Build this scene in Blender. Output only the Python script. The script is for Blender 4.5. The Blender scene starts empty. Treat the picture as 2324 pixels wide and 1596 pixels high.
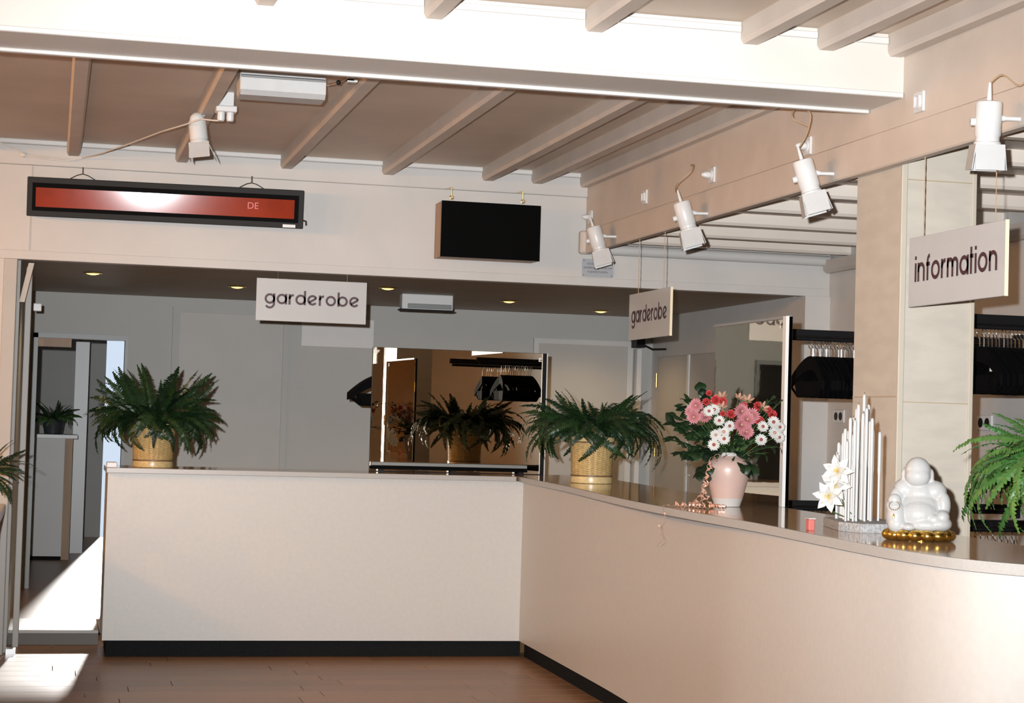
import bpy, math, random
from math import sin, cos, pi, radians, sqrt
from mathutils import Vector, Matrix, Euler

random.seed(11)
SC = bpy.context.scene
COL = SC.collection

# ------------------------------------------------------------------ camera
cam_d = bpy.data.cameras.new('camera')
cam = bpy.data.objects.new('camera', cam_d)
COL.objects.link(cam)
cam_d.sensor_width = 36.0
cam_d.sensor_fit = 'HORIZONTAL'
cam_d.lens = 66.56
cam_d.clip_end = 100
CR = Vector((0.97123372, -0.23633423, 0.02917532))
CU = Vector((-0.03719618, -0.02955054, 0.99887097))
CF = Vector((0.23520526, 0.97122237, 0.03749121))
EYE = Vector((0, 0, 1.43))
mw = Matrix.Identity(4)
for i in range(3):
    mw[i][0], mw[i][1], mw[i][2], mw[i][3] = CR[i], CU[i], -CF[i], EYE[i]
cam.matrix_world = mw
SC.camera = cam

# ------------------------------------------------------------------ world, sun, flash, exposure
w = bpy.data.worlds.new('world')
SC.world = w
w.use_nodes = True
bg = w.node_tree.nodes['Background']
bg.inputs[0].default_value = (0.72, 0.84, 1.0, 1)
bg.inputs[1].default_value = 0.9

sd = bpy.data.lights.new('sun', 'SUN')
sd.energy = 3.0
sd.angle = radians(1.0)
sd.color = (1.0, 0.97, 0.92)
sun = bpy.data.objects.new('sun', sd)
COL.objects.link(sun)
sdir = Vector((-0.085, -1.0, -0.205)).normalized()
sun.rotation_euler = (-sdir).to_track_quat('Z', 'Y').to_euler()
sun.location = (1, 24, 4)

# the camera's own flash unit, mounted a hand's width up and left of the lens
fd = bpy.data.lights.new('flash', 'SPOT')
fd.energy = 3950
fd.color = (0.95, 0.975, 1.0)
fd.shadow_soft_size = 0.022
fd.spot_size = radians(54)
fd.spot_blend = 1.0
flash = bpy.data.objects.new('flash', fd)
COL.objects.link(flash)
flash.location = EYE + CR * -0.12 + CU * 0.095
faim = (CF + CR * 0.025 + CU * 0.02).normalized()
flash.rotation_euler = (-faim).to_track_quat('Z', 'Y').to_euler()

SC.view_settings.view_transform = 'Standard'
SC.view_settings.look = 'None'
SC.view_settings.exposure = 0.0
SC.view_settings.gamma = 1.0
SC.view_settings.use_curve_mapping = False
SC.cycles.caustics_reflective = False
SC.cycles.caustics_refractive = False
SC.cycles.max_bounces = 6
SC.cycles.use_adaptive_sampling = True
SC.cycles.adaptive_threshold = 0.06
SC.cycles.adaptive_min_samples = 16
SC.cycles.diffuse_bounces = 3
SC.cycles.glossy_bounces = 4
SC.cycles.transmission_bounces = 2
SC.cycles.sample_clamp_indirect = 4.0
SC.cycles.use_denoising = True

# ------------------------------------------------------------------ materials
MATS = {}


def mat(name, col, rough=0.6, metal=0.0, var=0.0, scale=8.0, bump=0.0, bscale=None, coat=0.0, emit=None, estr=0.0,
        spec=0.5, col2=None, trans=0.0, stretch=None):
    m = bpy.data.materials.new(name)
    m.use_nodes = True
    nt = m.node_tree
    b = nt.nodes['Principled BSDF']
    b.inputs['Base Color'].default_value = (*col, 1)
    b.inputs['Roughness'].default_value = rough
    b.inputs['Metallic'].default_value = metal
    b.inputs['Specular IOR Level'].default_value = spec
    b.inputs['Coat Weight'].default_value = coat
    b.inputs['Coat Roughness'].default_value = 0.05
    b.inputs['Transmission Weight'].default_value = trans
    if emit:
        b.inputs['Emission Color'].default_value = (*emit, 1)
        b.inputs['Emission Strength'].default_value = estr
    if var > 0 or bump > 0 or col2:
        tc = nt.nodes.new('ShaderNodeTexCoord')
        mp = nt.nodes.new('ShaderNodeMapping')
        if stretch:
            mp.inputs['Scale'].default_value = stretch
        nt.links.new(tc.outputs['Object'], mp.inputs['Vector'])
        nz = nt.nodes.new('ShaderNodeTexNoise')
        nz.inputs['Scale'].default_value = scale
        nz.inputs['Detail'].default_value = 5
        nt.links.new(mp.outputs['Vector'], nz.inputs['Vector'])
        if var > 0 or col2:
            rp = nt.nodes.new('ShaderNodeValToRGB')
            c2 = col2 or tuple(max(0, c * (1 - var)) for c in col)
            c1 = col if col2 else tuple(min(1, c * (1 + var)) for c in col)
            rp.color_ramp.elements[0].color = (*c2, 1)
            rp.color_ramp.elements[1].color = (*c1, 1)
            rp.color_ramp.elements[0].position = 0.35
            rp.color_ramp.elements[1].position = 0.65
            nt.links.new(nz.outputs['Fac'], rp.inputs['Fac'])
            nt.links.new(rp.outputs['Color'], b.inputs['Base Color'])
        if bump > 0:
            n2 = nz
            if bscale:
                n2 = nt.nodes.new('ShaderNodeTexNoise')
                n2.inputs['Scale'].default_value = bscale
                nt.links.new(mp.outputs['Vector'], n2.inputs['Vector'])
            bp = nt.nodes.new('ShaderNodeBump')
            bp.inputs['Strength'].default_value = bump
            bp.inputs['Distance'].default_value = 0.01
            nt.links.new(n2.outputs['Fac'], bp.inputs['Height'])
            nt.links.new(bp.outputs['Normal'], b.inputs['Normal'])
    MATS[name] = m
    return m


def leafmat(name, c1, c2, rough=0.45):
    """green that differs a little from one frond or leaf to the next"""
    m = mat(name, c1, rough=rough)
    nt = m.node_tree
    b = nt.nodes['Principled BSDF']
    oi = nt.nodes.new('ShaderNodeObjectInfo')
    mx = nt.nodes.new('ShaderNodeMixRGB')
    mx.inputs[1].default_value = (*c1, 1)
    mx.inputs[2].default_value = (*c2, 1)
    nt.links.new(oi.outputs['Random'], mx.inputs[0])
    nt.links.new(mx.outputs[0], b.inputs['Base Color'])
    return m


mat('paint', (0.56, 0.545, 0.52), 0.55, var=0.03, scale=3)
mat('paint_white', (0.66, 0.645, 0.62), 0.5, var=0.02, scale=4)
mat('ceiling_paint', (0.62, 0.51, 0.41), 0.6, var=0.05, scale=2)
mat('joist_paint', (0.58, 0.5, 0.43), 0.55, var=0.04, scale=5)
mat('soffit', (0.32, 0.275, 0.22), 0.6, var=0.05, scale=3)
mat('backwall', (0.43, 0.425, 0.4), 0.6, var=0.02, scale=3)
mat('doorgrey', (0.43, 0.41, 0.375), 0.5, var=0.02, scale=3)
mat('laminate_panel', (0.55, 0.53, 0.495), 0.42, var=0.02, scale=40)
mat('worktop_brown', (0.46, 0.32, 0.2), 0.08, var=0.12, scale=60, spec=0.6)
mat('worktop_edge', (0.4, 0.385, 0.36), 0.35, var=0.06, scale=180)
mat('toe_black', (0.008, 0.0085, 0.009), 0.8, var=0.2, scale=90, bump=0.2, spec=0.12)
mat('floorbase', (0.20, 0.12, 0.07), 0.5)
mat('pillar', (0.51, 0.465, 0.395), 0.45, var=0.05, scale=7, stretch=(1, 1, 3))
mat('pillar_trim', (0.5, 0.45, 0.37), 0.4, var=0.02)
mat('pillar_joint', (0.40, 0.32, 0.22), 0.6)
mat('step_dark', (0.13, 0.115, 0.095), 0.6)
mat('step_grey', (0.42, 0.40, 0.37), 0.5, var=0.05, scale=6)
mat('tanwall', (0.46, 0.30, 0.17), 0.5, var=0.08, scale=3)
mat('darkwood', (0.16, 0.085, 0.04), 0.45, var=0.2, scale=6)
mat('brownboard', (0.36, 0.22, 0.12), 0.5, var=0.15, scale=9, stretch=(1, 1, 0.2))
mat('mirror', (0.95, 0.83, 0.66), 0.0, 1.0, bump=0.006, scale=2.2)
mat('mirror_dim', (0.72, 0.64, 0.5), 0.02, 1.0, bump=0.03, scale=2.4)
mat('black', (0.006, 0.006, 0.007), 0.5, spec=0.2)
mat('black_gloss', (0.002, 0.002, 0.002), 0.5, spec=0.03)
mat('black_cloth', (0.003, 0.003, 0.0035), 0.8, spec=0.06)
mat('darkgrey', (0.05, 0.052, 0.055), 0.35)
mat('midgrey', (0.22, 0.23, 0.22), 0.4)
mat('white_plastic', (0.62, 0.62, 0.61), 0.35)
mat('grey_metal', (0.5, 0.5, 0.49), 0.4, var=0.03, scale=20)
mat('chrome', (0.75, 0.73, 0.70), 0.15, 1.0)
mat('brass', (0.80, 0.55, 0.16), 0.22, 1.0)
mat('gold', (0.72, 0.46, 0.11), 0.22, 1.0, bump=0.25, scale=45)
mat('aluminium', (0.55, 0.55, 0.55), 0.3, 0.8)
mat('cord', (0.42, 0.30, 0.19), 0.5)
mat('cord_white', (0.66, 0.63, 0.58), 0.5)
mat('sign_white', (0.5, 0.515, 0.52), 0.25, var=0.02, scale=5, coat=0.2)
mat('sign_edge', (0.85, 0.72, 0.52), 0.4)
mat('lettering', (0.055, 0.02, 0.025), 0.5)
mat('letter_white', (0.8, 0.8, 0.78), 0.5)
mat('plate_grey', (0.40, 0.42, 0.45), 0.3)
mat('led_red', (0.27, 0.035, 0.012), 0.065, spec=0.6, var=0.12, scale=6, coat=0.0, emit=(0.6, 0.03, 0.01), estr=0.03)
mat('led_lit', (0.5, 0.02, 0.01), 0.4, emit=(1.0, 0.05, 0.03), estr=0.05)
mat('display_case', (0.035, 0.037, 0.038), 0.7, spec=0.12)
mat('display_black', (0.004, 0.004, 0.004), 0.7, spec=0.05)
mat('beam_paint', (0.64, 0.6, 0.55), 0.5, var=0.02, scale=4)
mat('bay_white', (0.72, 0.645, 0.565), 0.5, var=0.02, scale=4)
mat('lamp_warm', (0.9, 0.6, 0.25), 0.4, emit=(1.0, 0.62, 0.20), estr=2.6)
mat('wicker', (0.58, 0.42, 0.19), 0.38, var=0.12, scale=50)
mat('wicker_rim', (0.62, 0.47, 0.23), 0.3, var=0.1, scale=60)
mat('soil', (0.03, 0.02, 0.012), 0.9)
mat('vase_pink', (0.46, 0.325, 0.28), 0.35)
mat('vase_foot', (0.46, 0.44, 0.42), 0.35)
mat('porcelain', (0.37, 0.365, 0.355), 0.25)
mat('candle_white', (0.44, 0.435, 0.42), 0.4)
mat('wick', (0.10, 0.08, 0.06), 0.9)
mat('stone', (0.3, 0.3, 0.3), 0.6, var=0.25, scale=120, bump=0.3)
mat('pink_glass', (0.45, 0.13, 0.11), 0.3)
mat('petal_pink', (0.42, 0.15, 0.165), 0.6)
mat('petal_white', (0.46, 0.45, 0.42), 0.6)
mat('petal_red', (0.42, 0.035, 0.035), 0.6)
mat('petal_salmon', (0.4, 0.22, 0.15), 0.6)
mat('centre_dark', (0.25, 0.05, 0.035), 0.7)
mat('centre_yellow', (0.62, 0.40, 0.08), 0.7)
mat('stem', (0.05, 0.10, 0.025), 0.6)
mat('ribbon', (0.85, 0.50, 0.38), 0.25, 0.55)
leafmat('fern_dark', (0.006, 0.019, 0.007), (0.017, 0.046, 0.011))
leafmat('fern_light', (0.022, 0.085, 0.016), (0.065, 0.14, 0.026))
leafmat('leaf_dark', (0.005, 0.013, 0.006), (0.014, 0.036, 0.010))

# laminate floor planks: grain along the length, colour shifting from plank to plank
m = mat('plank', (0.40, 0.235, 0.125), 0.34, spec=0.3)
nt = m.node_tree
b = nt.nodes['Principled BSDF']
tc = nt.nodes.new('ShaderNodeTexCoord')
mp = nt.nodes.new('ShaderNodeMapping')
mp.inputs['Scale'].default_value = (1.5, 22, 1)
nz = nt.nodes.new('ShaderNodeTexNoise')
nz.inputs['Scale'].default_value = 3
nz.inputs['Detail'].default_value = 6
rp = nt.nodes.new('ShaderNodeValToRGB')
rp.color_ramp.elements[0].color = (0.245, 0.13, 0.066, 1)
rp.color_ramp.elements[1].color = (0.34, 0.18, 0.092, 1)
oi = nt.nodes.new('ShaderNodeObjectInfo')
hs = nt.nodes.new('ShaderNodeHueSaturation')
mr = nt.nodes.new('ShaderNodeMapRange')
mr.inputs[3].default_value = 0.88
mr.inputs[4].default_value = 1.12
nt.links.new(tc.outputs['Object'], mp.inputs['Vector'])
nt.links.new(mp.outputs['Vector'], nz.inputs['Vector'])
nt.links.new(nz.outputs['Fac'], rp.inputs['Fac'])
nt.links.new(oi.outputs['Random'], mr.inputs[0])
nt.links.new(mr.outputs[0], hs.inputs['Value'])
nt.links.new(rp.outputs['Color'], hs.inputs['Color'])
nt.links.new(hs.outputs['Color'], b.inputs['Base Color'])


# ------------------------------------------------------------------ mesh helpers
class MB:
    def __init__(s):
        s.v = []
        s.f = []

    def add(s, vs, fs):
        o = len(s.v)
        s.v += [tuple(p) for p in vs]
        s.f += [tuple(i + o for i in f) for f in fs]
        return s

    def box(s, x0, x1, y0, y1, z0, z1, c=0.0):
        """box, with edges chamfered by c when c > 0"""
        if c <= 0:
            vs = [(x, y, z) for z in (z0, z1) for y in (y0, y1) for x in (x0, x1)]
            return s.add(vs, [(0, 2, 3, 1), (4, 5, 7, 6), (0, 1, 5, 4), (2, 6, 7, 3), (0, 4, 6, 2), (1, 3, 7, 5)])
        X, Y, Z = (x0, x1), (y0, y1), (z0, z1)
        vs = []
        idx = {}
        for i in (0, 1):
            for j in (0, 1):
                for k in (0, 1):
                    sx, sy, sz = (1 if i == 0 else -1), (1 if j == 0 else -1), (1 if k == 0 else -1)
                    for a in range(3):
                        p = [X[i] + sx * c, Y[j] + sy * c, Z[k] + sz * c]
                        p[a] = (X[i], Y[j], Z[k])[a]
                        idx[(i, j, k, a)] = len(vs)
                        vs.append(tuple(p))
        fs = []
        for a in range(3):
            for e in (0, 1):
                o = [q for q in range(3) if q != a]
                loop = []
                for (u, v_) in ((0, 0), (1, 0), (1, 1), (0, 1)):
                    t = [0, 0, 0]
                    t[a] = e
                    t[o[0]] = u
                    t[o[1]] = v_
                    loop.append(idx[(*t, a)])
                flip = (a != 1) == (e == 0)
                fs.append(tuple(reversed(loop)) if flip else tuple(loop))
        for a in range(3):
            o = [q for q in range(3) if q != a]
            for u in (0, 1):
                for v_ in (0, 1):
                    t0, t1 = [0, 0, 0], [0, 0, 0]
                    t0[o[0]] = t1[o[0]] = u
                    t0[o[1]] = t1[o[1]] = v_
                    t1[a] = 1
                    fs.append((idx[(*t0, o[0])], idx[(*t1, o[0])], idx[(*t1, o[1])], idx[(*t0, o[1])]))
        for i in (0, 1):
            for j in (0, 1):
                for k in (0, 1):
                    fs.append((idx[(i, j, k, 0)], idx[(i, j, k, 1)], idx[(i, j, k, 2)]))
        return s.add(vs, fs)

    def prism(s, poly, z0, z1):
        n = len(poly)
        vs = [(x, y, z0) for x, y in poly] + [(x, y, z1) for x, y in poly]
        fs = [tuple(range(n - 1, -1, -1)), tuple(range(n, 2 * n))]
        fs += [(i, (i + 1) % n, n + (i + 1) % n, n + i) for i in range(n)]
        return s.add(vs, fs)

    def extr(s, poly3, d):
        """3-D polygon swept by vector d"""
        n = len(poly3)
        d = Vector(d)
        vs = [tuple(p) for p in poly3] + [tuple(Vector(p) + d) for p in poly3]
        fs = [tuple(range(n - 1, -1, -1)), tuple(range(n, 2 * n))]
        fs += [(i, (i + 1) % n, n + (i + 1) % n, n + i) for i in range(n)]
        return s.add(vs, fs)

    def cyl(s, p0, p1, r0, r1=None, n=16, caps=True):
        r1 = r0 if r1 is None else r1
        p0, p1 = Vector(p0), Vector(p1)
        ax = (p1 - p0).normalized()
        u = ax.orthogonal().normalized()
        v = ax.cross(u)
        vs = []
        for p, r in ((p0, r0), (p1, r1)):
            for i in range(n):
                a = 2 * pi * i / n
                vs.append(p + (u * cos(a) + v * sin(a)) * r)
        fs = [(i, (i + 1) % n, n + (i + 1) % n, n + i) for i in range(n)]
        if caps:
            fs += [tuple(range(n - 1, -1, -1)), tuple(range(n, 2 * n))]
        return s.add(vs, fs)

    def lathe(s, prof, c=(0, 0, 0), n=32, axis=None):
        """prof: (radius, height) pairs round the z axis, or round `axis`"""
        c = Vector(c)
        ax = Vector(axis).normalized() if axis else Vector((0, 0, 1))
        u = ax.orthogonal().normalized()
        v = ax.cross(u)
        vs = []
        for r, h in prof:
            for i in range(n):
                a = 2 * pi * i / n
                vs.append(c + ax * h + (u * cos(a) + v * sin(a)) * max(r, 1e-5))
        fs = []
        for k in range(len(prof) - 1):
            for i in range(n):
                j = (i + 1) % n
                fs.append((k * n + i, k * n + j, (k + 1) * n + j, (k + 1) * n + i))
        fs.append(tuple(range(n - 1, -1, -1)))
        fs.append(tuple(range((len(prof) - 1) * n, len(prof) * n)))
        return s.add(vs, fs)

    def tube(s, pts, r, n=8, closed=False):
        pts = [Vector(p) for p in pts]
        L = len(pts)
        rr = r if isinstance(r, (list, tuple)) else [r] * L
        vs = []
        u = None
        for i, p in enumerate(pts):
            t = (pts[min(i + 1, L - 1)] - pts[max(i - 1, 0)])
            t = t.normalized() if t.length > 1e-9 else Vector((0, 0, 1))
            if u is None:
                u = t.orthogonal().normalized()
            u = (u - t * u.dot(t))
            u = u.normalized() if u.length > 1e-6 else t.orthogonal().normalized()
            v = t.cross(u)
            for k in range(n):
                a = 2 * pi * k / n
                vs.append(p + (u * cos(a) + v * sin(a)) * rr[i])
        fs = []
        for i in range(L - 1):
            for k in range(n):
                q = (k + 1) % n
                fs.append((i * n + k, i * n + q, (i + 1) * n + q, (i + 1) * n + k))
        fs += [tuple(range(n - 1, -1, -1)), tuple(range((L - 1) * n, L * n))]
        return s.add(vs, fs)

    def ball(s, c, r, n=14, m_=9, rot=None):
        c = Vector(c)
        r = r if isinstance(r, (tuple, list)) else (r, r, r)
        vs = []
        for j in range(m_ + 1):
            th = pi * j / m_
            for i in range(n):
                a = 2 * pi * i / n
                p = Vector((r[0] * sin(th) * cos(a), r[1] * sin(th) * sin(a), r[2] * cos(th)))
                if rot:
                    p = rot @ p
                vs.append(c + p)
        fs = []
        for j in range(m_):
            for i in range(n):
                q = (i + 1) % n
                fs.append((j * n + i, (j + 1) * n + i, (j + 1) * n + q, j * n + q))
        return s.add(vs, fs)


def wpos(o):
    p = Vector((0, 0, 0))
    while o is not None:
        p += o.location
        o = o.parent
    return p


def mesh_of(mb, name, mt, smooth=False, off=Vector((0, 0, 0))):
    me = bpy.data.meshes.new(name)
    me.from_pydata([tuple(Vector(p) - off) for p in mb.v], [], mb.f)
    me.validate()
    if mt:
        me.materials.append(MATS[mt])
    if smooth:
        me.polygons.foreach_set('use_smooth', [True] * len(me.polygons))
        me.set_sharp_from_angle(angle=radians(40))
    me.update()
    return me


def obj(name, mb, mt, parent=None, smooth=False, local=False, bevel=0.0, origin=None):
    """link one mesh object; vertices are in world space unless local"""
    off = Vector((0, 0, 0))
    if not local:
        if parent is not None:
            off = wpos(parent)
        elif origin is not None:
            off = Vector(origin)
    o = bpy.data.objects.new(name, mesh_of(mb, name, mt, smooth, off))
    if parent is None and origin is not None and not local:
        o.location = origin
    o.parent = parent
    COL.objects.link(o)
    if bevel > 0:
        bm_ = o.modifiers.new('bevel', 'BEVEL')
        bm_.width = bevel
        bm_.segments = 2
        bm_.limit_method = 'ANGLE'
    return o


def thing(name, label, cat, loc=(0, 0, 0), group=None):
    o = bpy.data.objects.new(name, None)
    o.location = loc
    o.empty_display_size = 0.05
    COL.objects.link(o)
    return tag(o, label, cat, group)


def tag(o, label, cat, group=None):
    o['label'] = label
    o['category'] = cat
    if group:
        o['group'] = group
    return o


def struct(name, mb, mt, label=None, **k):
    o = obj(name, mb, mt, **k)
    o['kind'] = 'structure'
    if label:
        o['label'] = label
    return o


def inst(src, name, parent, loc, rot=(0, 0, 0), scale=(1, 1, 1)):
    o = bpy.data.objects.new(name, src)
    o.parent = parent
    o.location = loc
    o.rotation_euler = rot
    o.scale = scale
    COL.objects.link(o)
    return o


def B(*a, c=0.0):
    return MB().box(*a, c=c)


# ------------------------------------------------------------------ key dimensions of the place
XF = 3.2136          # left face of the long fascia over the counter
YH = 11.40           # face of the header wall
YB0, YB1 = 6.85, 7.175   # big cross beam
ZC = 3.0             # ceiling
XR = 4.86            # right wall
YW = 14.65           # far wall of the cloakroom

# ------------------------------------------------------------------ floor
floor = struct('floor', B(-4.2, 7.5, -3.2, 21.0, -0.14, -0.012), 'floorbase', 'brown wood laminate floor')
rng = random.Random(5)
plank_meshes = {}
row = 0
y = 8.9
while y < 14.3:
    x = -1.1 + rng.uniform(-1.0, 0)
    while x < 2.95:
        L = rng.choice((0.9, 1.2, 1.2))
        xe = min(x + L, 2.98)
        if y + 0.2 > 11.4 and xe > 0.35:
            xe = 0.36
        if xe - x > 0.05:
            key = round(xe - x, 2)
            if key not in plank_meshes:
                plank_meshes[key] = mesh_of(B(0, key - 0.003, 0, 0.197, -0.012, 0, c=0.001), 'plank', 'plank')
            inst(plank_meshes[key], 'plank', floor, (x, y, 0))
        if y + 0.2 > 11.4 and xe >= 0.355:
            break
        x += L
    y += 0.2
    if y > 11.95:
        break


# ------------------------------------------------------------------ ceiling, joists, beams
ceiling = struct('ceiling', B(-4.2, XF, -3.2, YH + 0.1, ZC, ZC + 0.12), 'ceiling_paint', 'tan ceiling between painted joists')


def joist_mesh(x0, x1, y0, y1, zb, zt, ch=0.018):
    poly = [(x0, y0, zt), (x0, y0, zb + ch), (x0 + ch * 0.6, y0, zb), (x1 - ch * 0.6, y0, zb), (x1, y0, zb + ch), (x1, y0, zt)]
    return MB().extr(poly, (0, y1 - y0, 0))


JX = (-1.155, -0.535, 0.072, 0.70, 1.325, 1.945, 2.57, 2.885)
for xc in JX:
    obj('joist', joist_mesh(xc - 0.04, xc + 0.04, YB1, YH - 0.005, 2.918, ZC), 'joist_paint', ceiling)
    obj('joist', joist_mesh(xc - 0.04, xc + 0.04, 1.5, YB0, 2.916, ZC), 'joist_paint', ceiling)
obj('joist', joist_mesh(XF - 0.055, XF, YB1, YH - 0.005, 2.912, ZC), 'joist_paint', ceiling)
obj('joist', joist_mesh(XF - 0.07, XF, 1.5, YB0, 2.912, ZC), 'joist_paint', ceiling)
beam = obj('cross_beam', B(-4.2, XF + 0.03, YB0, YB1, 2.752, ZC), 'beam_paint', ceiling)
obj('beam_lip', B(-4.2, XF - 0.005, YB1 - 0.02, YB1 + 0.012, 2.738, 2.752, c=0.003), 'paint_white', beam)
obj('beam_bead', B(-4.2, XF - 0.003, YB0 - 0.012, YB0, 2.752, 2.772, c=0.003), 'paint_white', beam)
for a, c_ in zip(JX, JX[1:] + (XF - 0.03,)):
    obj('cornice', B(a + 0.042, c_ - 0.042, YB0 - 0.018, YB0, 2.958, 2.984, c=0.003), 'paint_white', beam)

# long fascia on the right that carries the spotlights: upper board and a proud lower board
fascia = obj('fascia', B(XF, XF + 0.035, -1.0, YH + 0.0, 2.60, ZC), 'joist_paint', ceiling)
obj('fascia_board', B(XF - 0.018, XF + 0.03, -1.0, YH - 0.07, 2.495, 2.642, c=0.006), 'joist_paint', fascia)
obj('fascia_end', B(XF - 0.05, XF + 0.035, YH - 0.07, YH - 0.005, 2.495, 2.64, c=0.012), 'joist_paint', fascia)

# lower ceiling of the right bay with its own cross joists
bay = struct('ceiling_bay', B(XF + 0.035, 7.1, -3.3, YH, 2.615, 2.70), 'joist_paint', 'lower white ceiling of the right bay with cross joists')
for yj in (5.0, 5.69, 6.38, 7.06, 7.75, 8.42, 9.10, 9.79, 10.48, 11.07):
    poly = [(XF + 0.036, yj, 2.615), (XF + 0.036, yj, 2.562), (XF + 0.036, yj + 0.014, 2.548), (XF + 0.036, yj + 0.07, 2.548),
            (XF + 0.036, yj + 0.085, 2.562), (XF + 0.036, yj + 0.085, 2.615)]
    obj('cross_joist', MB().extr(poly, (XR - XF - 0.036, 0, 0)), 'bay_white', bay)

# ------------------------------------------------------------------ header wall over the cloakroom counter
header = struct('wall_header', B(-4.2, XR + 0.2, YH, YH + 0.10, 2.30, ZC), 'paint', 'cream header wall above the cloakroom counter')
obj('header_band', B(-4.2, XF, YH - 0.03, YH, 2.852, 2.972, c=0.004), 'paint', header)
obj('header_cove', B(-4.2, XF, YH - 0.045, YH, 2.972, ZC, c=0.004), 'paint_white', header)
obj('header_bottom_board', B(-4.2, XR - 0.0, YH - 0.010, YH, 2.300, 2.352, c=0.002), 'paint', header)
obj('panel_joint', B(-0.163, -0.155, YH - 0.003, YH, 2.352, 2.852), 'doorgrey', header)
obj('roll_moulding', MB().tube([(XF + 0.04, YH - 0.03, 2.53), (XR - 0.02, YH - 0.03, 2.53)], 0.034, 14), 'paint', header, smooth=True)

# cloakroom shell
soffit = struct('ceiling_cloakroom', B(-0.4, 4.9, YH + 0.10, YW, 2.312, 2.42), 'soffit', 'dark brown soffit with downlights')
wall_back = struct('wall_back', MB().box(-0.4, -0.12, YW, YW + 0.1, 0, 2.45).box(-0.12, 0.53, YW, YW + 0.1, 1.98, 2.45)
                   .box(0.53, 4.95, YW, YW + 0.1, 0, 2.45), 'backwall', 'pale grey far wall of the cloakroom')
wcr = struct('wall_cloakroom_right', B(4.72, 4.96, YH + 0.25, YW, 0, 2.45), 'paint', 'cream side wall of the cloakroom with double doors')
struct('wall_pilaster', B(4.688, XR, YH - 0.02, YH + 0.25, 0, 2.30), 'paint', 'narrow white pilaster at the end of the header')
wall_right = struct('wall_right', B(XR, XR + 0.1, -3.2, YH, 0, 2.70), 'paint', 'cream right wall behind the coat racks')
poly = [(XR, 4.0, 2.535), (XR - 0.055, 4.0, 2.535), (XR - 0.055, 4.0, 2.47), (XR - 0.035, 4.0, 2.452), (XR, 4.0, 2.452)]
obj('picture_rail', MB().extr(poly, (0, YH - 4.02, 0)), 'joist_paint', wall_right)
struct('wall_cloakroom_left', B(-0.32, -0.205, YH + 0.10, 20.6, 0, 2.45), 'backwall', 'pale grey side wall of the passage')

# added back room standing in for a mirror's reflection; far opening lets sun in
struct('wall_mirrored_room', MB().box(-0.4, 0.55, 20.6, 20.7, 0, 2.5).box(1.35, 1.8, 20.6, 20.7, 0, 2.5)
       .box(0.55, 1.35, 20.6, 20.7, 2.2, 2.5), 'backwall', 'far wall of the added back room with an opening for the sun patch')
struct('wall_mirrored_room_right', B(1.6, 1.7, YW + 0.1, 20.6, 0, 2.5), 'backwall', 'side wall of the added back room')
struct('ceiling_mirrored_room', B(-0.4, 1.8, YW + 0.1, 20.7, 2.45, 2.5), 'paint', 'ceiling of the added back room')

# hall behind the photographer
struct('wall_rear', B(-4.2, 7.0, -3.3, -3.2, 0, 3.1), 'tanwall', 'tan wall behind the photographer')
struct('wall_left', MB().box(-4.2, -4.1, -3.2, 3.0, 0, 3.1).box(-4.2, -4.1, 10.0, YH, 0, 3.1).box(-4.2, -4.1, 3.0, 10.0, 2.5, 3.1)
       .box(-4.2, -4.1, 3.0, 10.0, 0, 0.5), 'paint', 'left wall of the hall with an added opening for sky light')
win = struct('added_window', MB().box(-4.17, -4.12, 3.0, 10.0, 0.5, 0.56).box(-4.17, -4.12, 3.0, 10.0, 2.44, 2.5)
             .box(-4.17, -4.12, 3.0, 3.06, 0.56, 2.44).box(-4.17, -4.12, 9.94, 10.0, 0.56, 2.44), 'white_plastic', 'added unseen window in the left wall that lets in sky light')  # added out of view so cool sky light reaches the left side
for yy in (4.7, 6.45, 8.2):
    obj('mullion', B(-4.17, -4.12, yy, yy + 0.06, 0.56, 2.44), 'white_plastic', win)
struct('wall_left_end', MB().box(-4.2, -0.30, YH, YH + 0.1, 0, 2.30), 'paint', 'wall closing the left end under the header')
for xx in (1.3, 2.9, 4.3):
    obj('wall_panel', B(xx, xx + 1.1, -3.21, -3.17, 0.3, 2.4, c=0.01), 'darkwood', bpy.data.objects['wall_rear'])

# tall mirror built as an open frame, so the added room shows its reflection
d1 = struct('mirror_doorway', MB().box(-0.15, -0.115, YW - 0.03, YW + 0.12, 0, 2.0).box(-0.15, 0.55, YW - 0.03, YW + 0.12, 1.965, 2.0), 'midgrey',
            'aluminium mirror frame at the end of the passage, built as a doorway')
obj('jamb', B(0.525, 0.55, YW - 0.03, YW + 0.12, 0, 1.965), 'midgrey', d1)
obj('head_board', B(-0.115, 0.13, YW + 0.02, YW + 0.05, 1.90, 1.965), 'brownboard', d1)
obj('post', B(0.205, 0.33, 18.25, 18.35, 0.0, 2.45), 'white_plastic', d1)
step = struct('floor_passage', B(-0.205, 1.6, 12.52, 20.6, 0.0, 0.088), 'plank', 'raised wood floor of the passage behind the step')
obj('tread', B(-0.205, 0.33, 11.87, 12.52, 0.070, 0.09, c=0.002), 'step_grey', step)
obj('riser', B(-0.205, 0.33, 11.885, 11.91, 0.0, 0.070), 'step_dark', step)

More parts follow.
